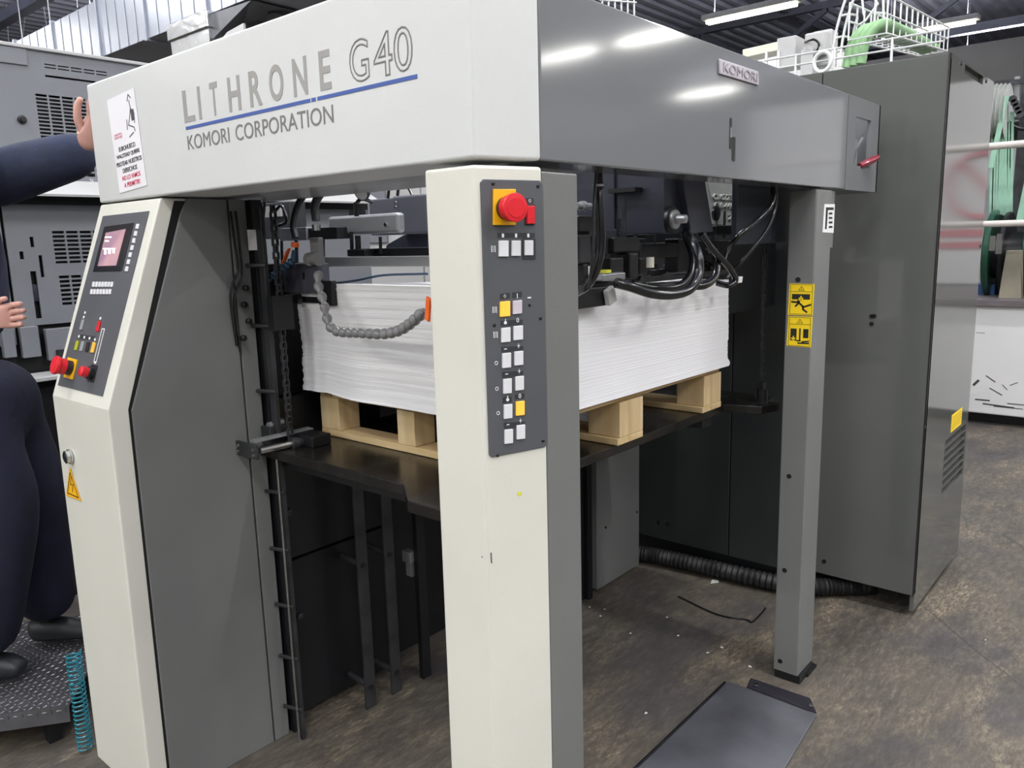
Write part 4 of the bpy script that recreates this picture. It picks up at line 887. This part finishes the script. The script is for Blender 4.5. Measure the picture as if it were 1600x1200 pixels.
# right window part (plane around y 1.15..1.5)
def bxY(px0, py0, px1, py1, y0, y1, nm, mt, bev=.003, par=None):
    a, b = PY(px0, py0, y0), PY(px1, py1, y0); m = MB(); m.box(a.x, b.x, y0, y1, min(a.z, b.z), max(a.z, b.z)+.0); return m.build(nm, mt, par or sh_, bev)
def bxz(px0, px1, pyb, y0, y1, nm, mt, zt=1.745, bev=.003):
    a, b = PY(px0, pyb, y0), PY(px1, pyb, y0); return MB().box(a.x, b.x, y0, y1, min(a.z, b.z), zt).build(nm, mt, sh_, bev)
fn = thing('feeder_drive', (2.5, 1.3, 1.6), 'dark blue grey gearbox housings hanging under the grey side beam over the pile', 'machine')
def bz(px0, px1, pyb, y0, y1, nm, mt, zt=1.98, bev=.003):
    a, b = PY(px0, pyb, y0), PY(px1, pyb, y0); return MB().box(a.x, b.x, y0, y1, min(a.z, b.z), zt).build(nm, mt, fn, bev)
ft = thing('feed_table', (3, 1.6, 1.4), 'black feed table and rear housing behind the paper pile, mostly hidden by hoses', 'machine')
MB().box(2.0, 3.3, 1.75, 1.9, 1.50, 2.0).build('rear_housing', SHADE, ft, .003)
MB().box(2.64, 3.3, 1.35, 1.75, 1.30, 1.58).build('table_body', SHADE, ft, .003)
bz(960, 1010, 373, 1.30, 1.5, 'inner_housing', NAVY)
bz(1010, 1038, 366, 1.22, 1.5, 'middle_housing', NAVY)
bz(1038, 1086, 364, 1.14, 1.5, 'main_housing', NAVY)
m = MB(); m.poly([PY(1066, 270, 1.12), PY(1100, 270, 1.12), PY(1115, 362, 1.12), PY(1080, 366, 1.12)], (0, .04, 0)); m.build('slanted_cover', NAVY, fn, .003)
bz(1151, 1248, 378, 1.095, 1.115, 'end_housing', mat('end_housing_blue', (50, 54, 62), .4), 1.98)
bz(890, 962, 300, 1.45, 1.6, 'back_box', SHADE)
m = MB(); F3 = Frame((0, 1.28, 0), (1, 0, 0), Zv); F3.pbox(m, [(1096, 283), (1152, 288), (1152, 356), (1112, 352)], 0, .02); cst = m.build('cast_plate', CAST, fn, .003)
CASTL = mat('cast_letters', (206, 208, 206), .4, .2)
def tx(t, x0, yb, x1, h): 
    u_, v_ = F3.uv(x0, yb); u2, _ = F3.uv(x1, yb); F3.text(t, u_, u2, v_, v_+h, CASTL, cst, n0=.022, th=.005)
tx('OK223183', 1105, 312, 1150, .019); tx('CK-44C051', 1107, 326, 1150, .02); tx('2', 1129, 343, 1134, .018)
m = MB(); p = PY(1047, 343, 1.14); m.lathe(p, (0, -1, 0), [(0, .036), (.01, .036), (.011, .03)], 28); m.build('knob_seat', BLACK, fn, smooth=True)
MB().lathe(p, (0, -1, 0), [(.008, .026), (.02, .027), (.022, .022), (.022, .013), (.05, .012), (.052, .009)], 28).build('adjusting_knob', STEEL, fn, smooth=True)
m = MB(); p = PY(1117, 333, 1.26); m.lathe(p, (0, -1, 0), [(0, .026), (.008, .026), (.01, .022)], 24); m.build('round_cap', BLACK, fn, smooth=True)
m = MB(); a = PY(998, 296, 1.21); m.box(a.x-.02, a.x+.02, 1.21, 1.3, a.z-.006, a.z+.006); m.build('handle_slot', BLACK, fn)
# clutter under housings
bz(905, 935, 362, 1.2, 1.35, 'bracket', SHADE, 1.66); 
for (x0, y0_, x1, y1_, yy, m_, nm) in ((906, 366, 932, 412, 1.2, DSTEEL, 'damper'), (912, 412, 920, 450, 1.2, SHADE, 'damper_rod'), (960, 370, 1000, 395, 1.18, SHADE, 'cam_block'), (1000, 380, 1060, 405, 1.2, SHADE, 'valve_block'), (955, 402, 975, 440, 1.17, BLACK, 'rod_end'), (1060, 372, 1090, 425, 1.2, SHADE, 'valve_column'), (1090, 375, 1140, 430, 1.25, SHADE, 'valve_column'), (985, 395, 998, 436, 1.17, SHADE, 'rod_end'), (1000, 402, 1012, 430, 1.19, BLACK, 'bracket_leg'), (942, 425, 978, 440, 1.15, STEEL, 'sucker_arm'), (1120, 352, 1150, 368, 1.2, SHADE, 'bracket')):
    bxY(x0, y1_, x1, y0_, yy, yy+.05, nm, m_, .004, fn)
for i in range(46):
    x = random.uniform(1.78, 2.62); yy = random.uniform(1.2, 1.5); z = random.uniform(1.47, 1.62)
    mb = MB(); rr_ = random.uniform(.004, .012)
    if i % 3 == 0: mb.lathe((x, yy, z), (0, -1, 0), [(0, rr_*1.6), (.02, rr_*1.6), (.022, rr_), (.04, rr_)], 12)
    elif i % 3 == 1: mb.cyl((x, yy, z), (x, yy, z+.09), rr_*.6, 10)
    else: mb.box(x, x+rr_*4, yy, yy+.02, z, z+rr_*3)
    mb.build(('bolt_head', 'push_rod', 'link_block')[i % 3], (SHADE, DSTEEL, BLACK)[(i*7) % 3 if i % 5 else 1], fn, 0 if i % 3 != 2 else .002)
MB().cyl(PY(1016, 402, 1.16), PY(1016, 418, 1.16), .011, 14).build('white_filter', mat('filter_cream', (206, 204, 190), .4), fn, smooth=True)
MB().cyl(PY(967, 342, 1.2), PY(966, 368, 1.2), .006, 10).build('lever', BLACK, fn)
MB().lathe(PY(900, 322, 1.3), (1, -.1, 0), [(0, .01), (.02, .01), (.021, .014), (.035, .014), (.036, .009), (.06, .009)], 14).build('union_fitting', STEEL, fn, smooth=True)
m = MB(); m.box(1.74, 2.6, 1.22, 1.30, 1.47, 1.485); m.build('lower_rail', DSTEEL, fn, .002)
a, b = PY(905, 450, 1.19), PY(940, 470, 1.19); MB().box(a.x-.1, b.x, 1.16, 1.2, b.z-.01, a.z).build('pile_gauge', BLACK, fn, .003)
p = PY(953, 462, 1.15); MB().obox(p, V((.016, 0, .006)), (0, .008, 0), (-.006, 0, .02)).build('white_bracket', mat('bracket_pale', (190, 190, 188), .4), fn, .002)
p = PY(1153, 437, 1.12); MB().obox(p, V((.014, 0, 0)), (0, .01, 0), (.003, 0, .01)).build('white_clip', WHITEI, fn, .002)
p = PY(946, 424, 1.16); MB().obox(p, V((.012, 0, 0)), (0, .01, 0), (0, 0, .004)).build('green_lamp', BRASS, fn)
MB().lathe(PY(1192, 400, 1.14), (0, 0, -1), [(0, .006), (.03, .005)], 8).build('cord_end', SHADE, fn)
# hoses in the right window
def hose(pts, r, label, sub=8, m_=RUBBER):
    o = MB().tube([PY(*p) for p in pts], r, 12, sub).build('air_hose', m_, smooth=True); tag(o, label, 'hose', 'black air hoses'); return o
hose([(962, 442, 1.12), (985, 448, 1.10), (1020, 459, 1.08), (1055, 460, 1.06), (1080, 450, 1.05), (1092, 425, 1.05), (1090, 395, 1.06), (1078, 372, 1.1), (1068, 355, 1.18)], .0135, 'thickest black hose looping low under the drive housings, in front of the pile top')
hose([(988, 444, 1.16), (1020, 450, 1.14), (1058, 448, 1.12), (1078, 430, 1.11), (1082, 400, 1.12), (1072, 372, 1.16), (1062, 356, 1.22)], .011, 'black hose just behind the thickest loop')
hose([(1072, 446, 1.12), (1100, 446, 1.1), (1118, 430, 1.1), (1118, 400, 1.12), (1104, 378, 1.16), (1095, 360, 1.22)], .012, 'black hose looping under the slanted cover, middle of the group')
hose([(1096, 366, 1.12), (1115, 392, 1.10), (1138, 416, 1.09), (1149, 436, 1.09), (1140, 446, 1.1), (1120, 442, 1.14)], .010, 'black hose slanting down to the rear corner of the pile')
hose([(1208, 288, 1.03), (1206, 318, 1.02), (1186, 342, 1.04), (1155, 368, 1.07), (1138, 392, 1.12), (1134, 412, 1.18)], .0085, 'upper black cable dropping from the dark end housing')
hose([(1212, 288, 1.02), (1212, 322, 1.02), (1200, 356, 1.03), (1175, 390, 1.06), (1150, 418, 1.1), (1138, 432, 1.15)], .006, 'thin black cable dropping from the dark end housing, lower one')
hose([(934, 262, 1.06), (937, 320, 1.05), (939, 380, 1.05), (932, 420, 1.06), (915, 448, 1.1), (890, 462, 1.16)], .011, 'black hose hanging straight down beside the control post')
hose([(932, 262, 1.03), (928, 330, 1.03), (926, 400, 1.04), (920, 450, 1.08)], .004, 'thin grey black cable beside the control post', m_=DSTEEL)
p = PY(934, 291, 1.03); MB().lathe(p, (0, 0, 1), [(0, .013), (.004, .013)], 16).build('cable_tie', PRESSL, fn)

# segmented coolant hoses
def loc(pts, r, m_, label, nseg, tipm, end=None):
    t = thing('segmented_hose', V(pts[0]), label, 'hose')
    P = spline([V(p) for p in pts], 30); L_ = [0]
    for i in range(1, len(P)): L_.append(L_[-1]+(P[i]-P[i-1]).length)
    for k in range(nseg):
        s = L_[-1]*(k+.0)/nseg; i = min(range(len(L_)), key=lambda j: abs(L_[j]-s)); s2 = L_[-1]*(k+1)/nseg; j = min(range(len(L_)), key=lambda q_: abs(L_[q_]-s2))
        d = P[j]-P[i]; l = d.length
        MB().lathe(P[i]-d*.1, d, [(0, r*.5), (l*.08, r*.78), (l*.25, r*.98), (l*.45, r*1.0), (l*.62, r*.86), (l*.8, r*.6), (l*1.1, r*.5)], 16).build('hose_link', m_, t, smooth=True)
    return t, P
hp = [PX(498, 426, 1.40), PX(496, 440, 1.39), PX(501, 458, 1.38), PX(508, 480, 1.37), PX(512, 505, 1.36), PX(526, 518, 1.35), PX(560, 520, 1.33), PX(598, 522, 1.31), PX(625, 516, 1.29), PX(648, 500, 1.26), PX(662, 486, 1.24)]
tg, P = loc(hp, .0142, LOCG, 'grey segmented link hose drooping in front of the paper pile with an orange tip', 20, ORANGE)
tp = PX(669, 483, 1.22); MB().obox(tp, V((.004, 0, 0)), V((0, .006, .003)), V((0, -.004, .026))).build('orange_nozzle', ORANGE, tg, .002)
MB().lathe(P[-1], tp-P[-1], [(0, .006), (.012, .004)], 12).build('nozzle_neck', LOCG, tg, smooth=True)
a = PX(493, 405, 1.42); MB().lathe(a+V((0, .035, .0)), (0, -1, 0), [(0, .02), (.01, .02), (.011, .016), (.045, .016), (.046, .02), (.055, .02)], 20).build('hose_clamp', LOCG, tg, smooth=True)
m = MB(); p = PX(491, 390, 1.43); m.box(1.43, 1.45, p.y-.022, p.y+.022, p.z-.03, p.z+.035); m.build('clamp_plate', LOCG, tg, .004)
tb, P = loc([PX(456, 408, 1.38), PX(445, 417, 1.37), PX(432, 427, 1.36), (PX(418, 436, 1.35)), PX(405, 446, 1.34)], .0115, LOCB, 'blue segmented link hose with orange valve left of the grey link hose', 9, ORANGE)
p = PX(447, 400, 1.38); MB().obox(p, V((.006, 0, 0)), V((0, .007, -.004)), V((0, -.009, .016))*1.2-V((0, .004, 0))).build('orange_valve', ORANGE, tb, .002)
MB().cyl(PX(461, 392, 1.4), PX(459, 410, 1.39), .01, 12).build('valve_body', LOCB, tb, smooth=True)
MB().cyl(PX(461, 379, 1.4), PX(461, 386, 1.4), .012, 12).build('orange_ring', ORANGE, tb)

# teal coil hose
cz = []; q0 = V((.842, 2.60, 0))
for i in range(16*22+1):
    t = i/16; a = 2*math.pi*t; cz.append(q0+V((math.cos(a)*.021, math.sin(a)*.021, .006+t*.0155)))
m = MB(); m.tube(cz, .0028, 6); tag(m.build('coiled_air_hose', TEAL, smooth=True), 'teal spiral air hose hanging between the tread plate and the left pillar', 'hose')

# ================================================================== TREAD PLATFORM
e0 = PZ(0, 1116, .15); e1 = PZ(108, 1101, .15); dx = (e1-e0).normalized(); dy = V((-dx.y, dx.x, 0)); dy = dy if dy.y > 0 else -dy
tp_ = thing('tread_platform', (e0.x, e0.y, 0), 'steel tread plate step with raised chequer pattern under the worker', 'platform')
a0 = e1; m = MB(); LZ = .15
A0 = a0-dx*.97
m.poly([A0, a0, a0+dy*.7, A0+dy*.7], (0, 0, -.006)); TRD = mat('tread_steel', (108, 108, 112), .36, .7, var=.15, scale=10)
m.build('tread_sheet', TRD, tp_)
m = MB(); m.poly([A0-dy*.0, a0-dy*.0, a0-dy*.006-V((0, 0, .055)), A0-dy*.006-V((0, 0, .055))], -dy*.004); m.build('front_lip', TRD, tp_)
m = MB(); bm = m.bm
def bead(c, d, up=Zv, ln=.013, w=.0035, h=.002):
    d = V(d).normalized(); upv = V(up); s = d.cross(upv); c = V(c)
    vs = [c-d*ln, c+s*w, c+d*ln, c-s*w]; t0 = c+upv*h-d*ln*.5; t1 = c+upv*h+d*ln*.5
    a_ = [bm.verts.new(v) for v in vs]; t = [bm.verts.new(t0), bm.verts.new(t1)]
    bm.faces.new((a_[0], a_[1], t[0])); bm.faces.new((a_[1], t[1], t[0])); bm.faces.new((a_[1], a_[2], t[1])); bm.faces.new((a_[2], a_[3], t[1])); bm.faces.new((a_[3], t[0], t[1])); bm.faces.new((a_[3], a_[0], t[0]))
ps = .021
for i in range(46):
    for j in range(33):
        cpt = a0-dx*(ps*(i+.5))+dy*(ps*(j+.5)); bead(cpt, (dx+dy) if (i+j) % 2 else (dx-dy), Zv, .011)
for i in range(46):
    for j in range(2):
        cpt = a0-dx*(ps*(i+.5))-dy*.006-V((0, 0, .014+.024*j)); bead(cpt, (dx+V(Zv)*(.0)) if (i+j) % 2 else V(Zv), -dy, .009)
tr = m.build('tread_bead', TRD, tp_); tr['kind'] = 'stuff'
MB().poly([A0+dy*.06, a0+dy*.06-dx*.06, a0+dy*1.05-dx*.06, A0+dy*1.05], (0, 0, -.1)).build('support_frame', SHADE, tp_) if False else None
for s in (.06, .62):
    for q_ in (.08, .88): MB().bar(a0-dx*q_+dy*s+V((0, 0, -.006)), a0-dx*q_+dy*s-V((0, 0, .15)), .04).build('leg', SHADE, tp_)

# ================================================================== LEFT BACKGROUND PRESS (faces -Y at y=4)
lpz = thing('background_press', (1.6, 4.2, 0), 'grey press unit with vent grilles and oval slots behind the worker at the left', 'machine')
R_ = Frame((0, 4.0, 0), (1, 0, 0), Zv)
def R(px, py): return R_.uv(px, py)
def rr4(x0, y0, x1, y1): a = R(x0, y0); b = R(x1, y1); return (min(a[0], b[0]), max(a[0], b[0]), min(a[1], b[1]), max(a[1], b[1]))
vA = rr4(69, 99, 167, 119); vC = rr4(55, 146, 146, 221); sl = rr4(71, 120, 150, 127); vE = rr4(118, 262, 165, 277)
holes = grid_holes(*vA, 5, 2, .008, .008)+[sl]+grid_holes(vC[0], vC[1]+.04, vC[2], vC[3], 5, 12, .008, .006)+grid_holes(*vE, 3, 2, .008, .008)
holed(R_, -.6, 3.3, 1.87, 2.49, holes, .01).build('upper_cover', PRESS, lpz)
MB().box(-.6, 3.3, 4.03, 4.05, 1.0, 2.48).build('dark_interior', SHADE, lpz)
m = MB(); MB_top = m.box(-.6, 3.3, 3.985, 5.4, 2.49, 2.505); m.build('top_edge', PRESSL, lpz, .003)
a = R(43, 103); m = MB(); R_.box(m, -.6, a[0], a[1], 2.488, .0, .008); m.build('corner_hatch', PRESS, lpz, .002)
k0 = R(34, 187); MB().lathe(R_.p(*k0), R_.N, [(0, .018), (.01, .018), (.011, .01), (.02, .01)], 16).build('latch_knob', BLACK, lpz, smooth=True)
m = MB(); m.poly([(-.6, 3.86, 1.86), (3.3, 3.86, 1.86), (3.3, 4.0, 1.93), (-.6, 4.0, 1.93)], (0, .002, -.01)); m.build('slanted_sill', PRESSL, lpz)
R_.text('26', *[R(121, 287)[0], R(127, 287)[0]], R(121, 287)[1]-.012, R(121, 287)[1]+.012, WHITEI, lpz, n0=.14)
R_.text('27', *[R(136, 288)[0], R(142, 288)[0]], R(137, 288)[1]-.012, R(137, 288)[1]+.012, WHITEI, lpz, n0=.14)
MB().box(-.6, 3.3, 4.0, 4.02, 1.82, 1.87).build('gap_strip', BLACK, lpz)
# lower cover with oval slots
vF = rr4(81, 361, 168, 409); vG = rr4(92, 431, 150, 473)
lh_ = [rr4(46, 370, 54, 386), rr4(30, 393, 38, 405), rr4(60, 399, 70, 433), rr4(47, 424, 66, 497)]
x0 = R(2, 320)[0]
holed(R_, x0, 3.3, R(60, 508)[1], 1.82, lh_+grid_holes(vF[0], vF[1], vF[2], vF[3], 4, 8, .008, .008)+grid_holes(*vG, 3, 7, .008, .008), .01).build('lower_cover', PRESS, lpz)
MB().box(-.6, x0-.012, 4.0, 4.01, 1.2, 1.82).build('side_cover', PRESS, lpz, .003)
MB().lathe(R_.p(*R(54, 458), -.02), R_.N, [(0, .04), (.01, .04), (.012, .02)], 16).build('slot_wheel', NAVY, lpz, smooth=True)
for (x0_, y0_, x1_, y1_, mm) in ((-2, 512, 24, 557, PRESS), (27, 511, 62, 556, PRESS), (67, 514, 125, 557, PRESS)):
    m = MB(); r_ = rr4(x0_, y0_, x1_, y1_); R_.box(m, *r_, -.005, .03); m.build('lower_block', mm, lpz, .004)
m = MB(); r_ = rr4(-40, 558, 160, 572); m.box(r_[0], 3.3, 3.82, 4.0, r_[2]-.01, r_[2]+.01); m.build('step_ledge', PRESSL, lpz, .004)
m = MB(); m.box(-.6, 3.3, 3.9, 3.95, 0, r_[2]-.01); m.build('base_wall', SHADE, lpz)
m = MB(); R_.box(m, *rr4(83, 546, 95, 556), .03, .05); m.build('small_catch', DSTEEL, lpz)

# press units seen through the gap under the beam
pu = thing('press_unit', (5, 4.5, 0), 'pale grey press covers seen through the gap above the paper pile', 'machine')
MB().box(4.8, 4.84, 1.6, 5.1, 0, 2.6).build('cover_panel', PRESSL, pu, .005)
MB().box(4.8, 4.84, 5.12, 6.4, 0, 2.6).build('cover_panel', PRESSL, pu, .005)
U_ = Frame((4.8, 0, 0), (0, -1, 0), Zv)
for (x, y, w_, h_) in ((517, 389, .03, .08), (507, 308, .16, .02), (505, 322, .08, .04)):
    m = MB(); u, v = U_.uv(x, y); U_.box(m, u-w_/2, u+w_/2, v-h_/2, v+h_/2, 0, .01); m.build('cover_slot', DSTEEL, pu, .004)
m = MB(); u, v = U_.uv(523, 360); U_.box(m, u-.006, u+.006, .2, 2.58, 0, .004); u, v = U_.uv(516, 322); m.build('cover_seam', BLACK, pu)
m = MB(); u, v = U_.uv(565, 320); U_.box(m, u-.12, u+.35, v-.35, v+.2, 0, .02); m.build('access_panel', PRESS, pu, .004)
MB().box(4.5, 4.8, 1.6, 3.9, 2.1, 2.6).build('upper_cover', WHITEI, pu, .01)

# ================================================================== DUCT
dt = thing('ventilation_duct', (4.5, 8, 3.7), 'big galvanised rectangular air duct running away under the roof at upper left', 'duct')
za, zb_ = 3.66, 4.225
ysd = [1.9, 3.3, 4.6, 5.75, 6.9, 8.05, 9.1, 10.3, 11.5]
for i in range(len(ysd)-1):
    m = MB(); m.box(4.0, 5.0, ysd[i]+.01, ysd[i+1]-.01, za, zb_); m.build('duct_section', GALV, dt, .004)
    MB().box(3.975, 5.025, ysd[i+1]-.02, ysd[i+1]+.02, za-.025, zb_+.025).build('flange', GALV, dt, .003)
    m = MB()
    for k in range(1, 5):
        yy = ysd[i]+(ysd[i+1]-ysd[i])*k/5; m.box(3.992, 4.0, yy-.008, yy+.008, za, zb_)
    m.build('stiffening_rib', GALV, dt, .002)
for yy in (9.3, 10.4, 11.3):
    MB().cyl((4.02, yy, zb_), (4.02, yy, CZ), .006, 6).build('hanger', WIRE, dt)
dr_ = thing('foil_duct_branch', (4.3, 7.2, 3.2), 'foil wrapped branch dropping from the duct behind the lettered beam', 'duct')
m = MB(); b0 = PX(266, 45, 3.98); b1 = PX(325, 22, 3.98); m.poly([(3.97, b0.y, b0.z), (3.97, b1.y, b1.z), (3.97, PX(330, 70, 3.97).y, 3.0), (3.97, PX(272, 100, 3.97).y, 2.95)], (.5, 0, 0)); m.build('foil_wrap', FOIL, dr_)
m = MB(); m.box(3.95, 4.5, b1.y-.02, b0.y+.02, za-.12, za+.03); m.build('foil_collar', FOIL, dr_, .01)
hd = thing('duct_hood', (4.3, 6, 3.4), 'grey angular duct hood right of the foil wrapped branch', 'duct')
m = MB(); P0 = [PX(322, 24, 4.0), PX(392, 0, 4.0), PX(380, 36, 4.3), PX(330, 64, 4.0)]; m.poly(P0, (.5, 0, 0)); m.build('hood_shell', mat('hood_grey', (104, 106, 112), .4, .4), hd, .004)
m = MB(); m.poly([PX(355, 50, 3.95), PX(380, 36, 3.95), PX(382, 60, 3.95), PX(345, 62, 3.95)], (.02, 0, 0)); m.build('white_flap', PRESSL, hd)
for k, (x, y, r_) in enumerate(((412, 14, .12), (452, 5, .12), (395, 25, .07))):
    MB().cyl(PX(x-14, y+30, 4.4), PX(x+6, y-40, 4.6), r_, 20).build('round_pipe', mat('pipe_grey', (92, 94, 98), .4, .5), hd, smooth=True)
# hanging wires and far girder at top left
for k, (a, b) in enumerate((((9, -5), (14, 72)), ((42, -5), (35, 66)), ((66, -5), (73, 42)), ((120, -5), (121, 12)))):
    o = MB().cyl(PX(*a, 6.5), PX(*b, 6.5), .006, 6).build('hanging_wire', WIRE); tag(o, ('leftmost', 'second', 'third', 'rightmost')[k]+' of four thin pale suspension wires hanging at the top left', 'wire', 'suspension wires')
gd = thing('roof_girder', (8, 13, 5), 'pale horizontal girder far back at the top left corner', 'beam')
MB().bar(PX(-20, 36, 9), PX(75, 48, 9), .12, .12).build('flange_bar', WALLM, gd); MB().bar(PX(-20, 60, 9), PX(45, 66, 9), .1, .1).build('flange_bar', WALLM, gd)
MB().bar(PX(-20, 48, 9.1), PX(70, 57, 9.1), .03, .3).build('web', DSTEEL, gd)

# ================================================================== PERSON
def skin_body(name, verts, edges, radii, mt, parent, root=0, sub=2):
    me = bpy.data.meshes.new(name); cen = V((0, 0, 0)); off = wloc(parent)
    me.from_pydata([V(v)-off for v in verts], edges, []); me.update(); o = bpy.data.objects.new(name, me); COL.objects.link(o); o.parent = parent
    sm = o.modifiers.new('skin', 'SKIN'); sm.use_smooth_shade = True
    for i, r in enumerate(radii):
        me.skin_vertices[0].data[i].radius = (r, r) if not isinstance(r, tuple) else r
        me.skin_vertices[0].data[i].use_root = (i == root)
    ss = o.modifiers.new('sub', 'SUBSURF'); ss.levels = sub; ss.render_levels = sub
    me.materials.append(mt); return o
pe = thing('person', (.78, 3.2, .15), 'person in dark navy workwear at the left edge, gripping the beige beam end', 'person')
fd = V((.65, -.76, 0)); rt = V((-.76, -.65, 0))     # facing, person's right (towards camera)
pel = PX(-38, 565, .80); pel.z = 1.10; chest = PX(-52, 430, .82); neck = chest+V((-.02, .02, .2)); head = neck+V((0, 0, .15))+fd*.03
shL = PX(-62, 300, .93); shR = chest+rt*.2+V((0, 0, .12))
hipL = pel-rt*.08-V((0, 0, .05)); hipR = pel+rt*.08-V((0, 0, .05))
knL = PX(48, 765, .93); knR = PX(8, 770, .80)
anL = V((.955, 3.15, .25)); anR = V((.715, 3.03, .25))
toeL = anL+fd*.17-V((0, 0, .065)); toeR = anR+fd*.13-V((0, 0, .065))
wrL = PX(142, 236, 1.11); elL = PX(30, 268, 1.02)
elR = shR+V((-.1, -.02, -.27)); wrR = PX(-34, 500, .76)
vs = [pel, pel+V((0, 0, .18)), chest, neck, hipL, knL, anL, hipR, knR, anR, shL, elL, wrL+(elL-wrL)*.06, shR, elR, wrR+(elR-wrR)*.1]
ed = [(0, 1), (1, 2), (2, 3), (0, 4), (4, 5), (5, 6), (0, 7), (7, 8), (8, 9), (2, 10), (10, 11), (11, 12), (2, 13), (13, 14), (14, 15)]
ra = [.15, .135, .15, .07, .1, .075, .06, .1, .075, .06, .105, .098, .074, .085, .07, .05]
bodyo = skin_body('body', [neck-V((0, 0, .03)), neck+V((0, 0, .07)), head, head+V((0, 0, .1))], [(0, 1), (1, 2), (2, 3)], [.055, .055, .085, .075], SKIN, pe)
skin_body('sweater', [vs[i] for i in (1, 2, 3, 10, 11, 12, 13, 14, 15)], [(0, 1), (1, 2), (1, 3), (3, 4), (4, 5), (1, 6), (6, 7), (7, 8)], [ra[i] for i in (1, 2, 3, 10, 11, 12, 13, 14, 15)], CLOTHS, pe)
skin_body('trousers', [vs[1], pel]+[vs[i] for i in (4, 5, 6, 7, 8, 9)], [(0, 1), (1, 2), (2, 3), (3, 4), (1, 5), (5, 6), (6, 7)], [.15, .16, .135, .13, .105, .135, .125, .1], CLOTH, pe, 1)
for s_, (an, toe) in enumerate(((anL, toeL), (anR, toeR))):
    hl = an-fd*.07-V((0, 0, .045))
    skin_body('shoe', [hl, an-V((0, 0, .03)), an+fd*.08-V((0, 0, .045)), toe+V((0, 0, .012))], [(0, 1), (1, 2), (2, 3)], [(.04, .045), .05, (.045, .04), (.04, .028)], SHOE, pe, 1)
# head features
hm = MB()
m = MB(); m.lathe(head+V((0, 0, .0)), (0, 0, 1), [(0.0, .098), (.05, .1), (.1, .085), (.135, .05), (.15, .01)], 20); m.build('hair', HAIR, pe, smooth=True)
for s in (-1, 1): MB().lathe(head+fd*.088+rt*.032*s+V((0, 0, .03)), fd, [(0, .012), (.006, .009), (.009, .003)], 10).build('eye', WHITEI, pe, smooth=True)
MB().lathe(head+fd*.085+V((0, 0, .015)), fd, [(0, .016), (.02, .008), (.03, .004)], 10).build('nose', SKIN, pe, smooth=True)
for s in (-1, 1): MB().lathe(head+rt*.085*s, rt*s, [(0, .024), (.012, .02)], 12).build('ear', SKIN, pe, smooth=True)
def hand(wr, pts, fr, parent, nm='hand'):
    """pts: list of finger chains; palm polygon root"""
    verts = [wr[0], wr[1], wr[2]]; edges = [(0, 1), (1, 2)]; rad = [.032, (.042, .03), (.042, .028)]
    for ch in pts:
        base = len(verts)
        for i, p in enumerate(ch): verts.append(V(p)); rad.append(fr*(1-.12*i)); edges.append((base+i-1 if i else 2, base+i))
    return skin_body(nm, verts, edges, rad, SKIN, parent, 0, 2)
# left hand gripping the beam's end edge (beam end plane y=2.54, front x=1.06)
w0 = V((1.085, 2.622, 1.905)); w1 = V((1.082, 2.607, 1.955)); w2 = V((1.086, 2.594, 1.995))
ch = []
for i, (dxx, L1_) in enumerate(((.028, 1), (.012, 1.08), (-.004, 1.0))):
    b_ = w2+V((dxx+.006, 0, .012)); ch.append([b_, b_+V((0, -.004, .03*L1_)), b_+V((0, -.022, .056*L1_)), b_+V((0, -.045, .064*L1_))])
ch.append([w1+V((.03, -.002, .02)), w1+V((.045, -.01, .05)), w1+V((.045, -.03, .07))])
ch.append([w1+V((-.022, 0, .01)), w1+V((-.032, -.004, .045)), w1+V((-.032, -.012, .08)), w1+V((-.022, -.026, .104))])
hand((w0, w1, w2), ch, .015, pe)
v0_ = wrR; d_ = (fd*.9-rt*.1+V((0, 0, .1))).normalized(); sd = V((0, 0, 1)); pr = d_.cross(sd)
w0, w1, w2 = v0_, v0_+d_*.045, v0_+d_*.08
ch = []
for i in range(4):
    b_ = w2+sd*(.03-.02*i)+d_*.012; L1_ = (.9, 1.05, 1, .8)[i]; ch.append([b_, b_+d_*.032*L1_, b_+d_*.05*L1_+pr*.02, b_+d_*.05*L1_+pr*.04])
ch.append([w1+sd*.032, w1+sd*.05+d_*.03+pr*.01, w1+sd*.052+d_*.055+pr*.02])
hand((w0, w1, w2), ch, .0105, pe)
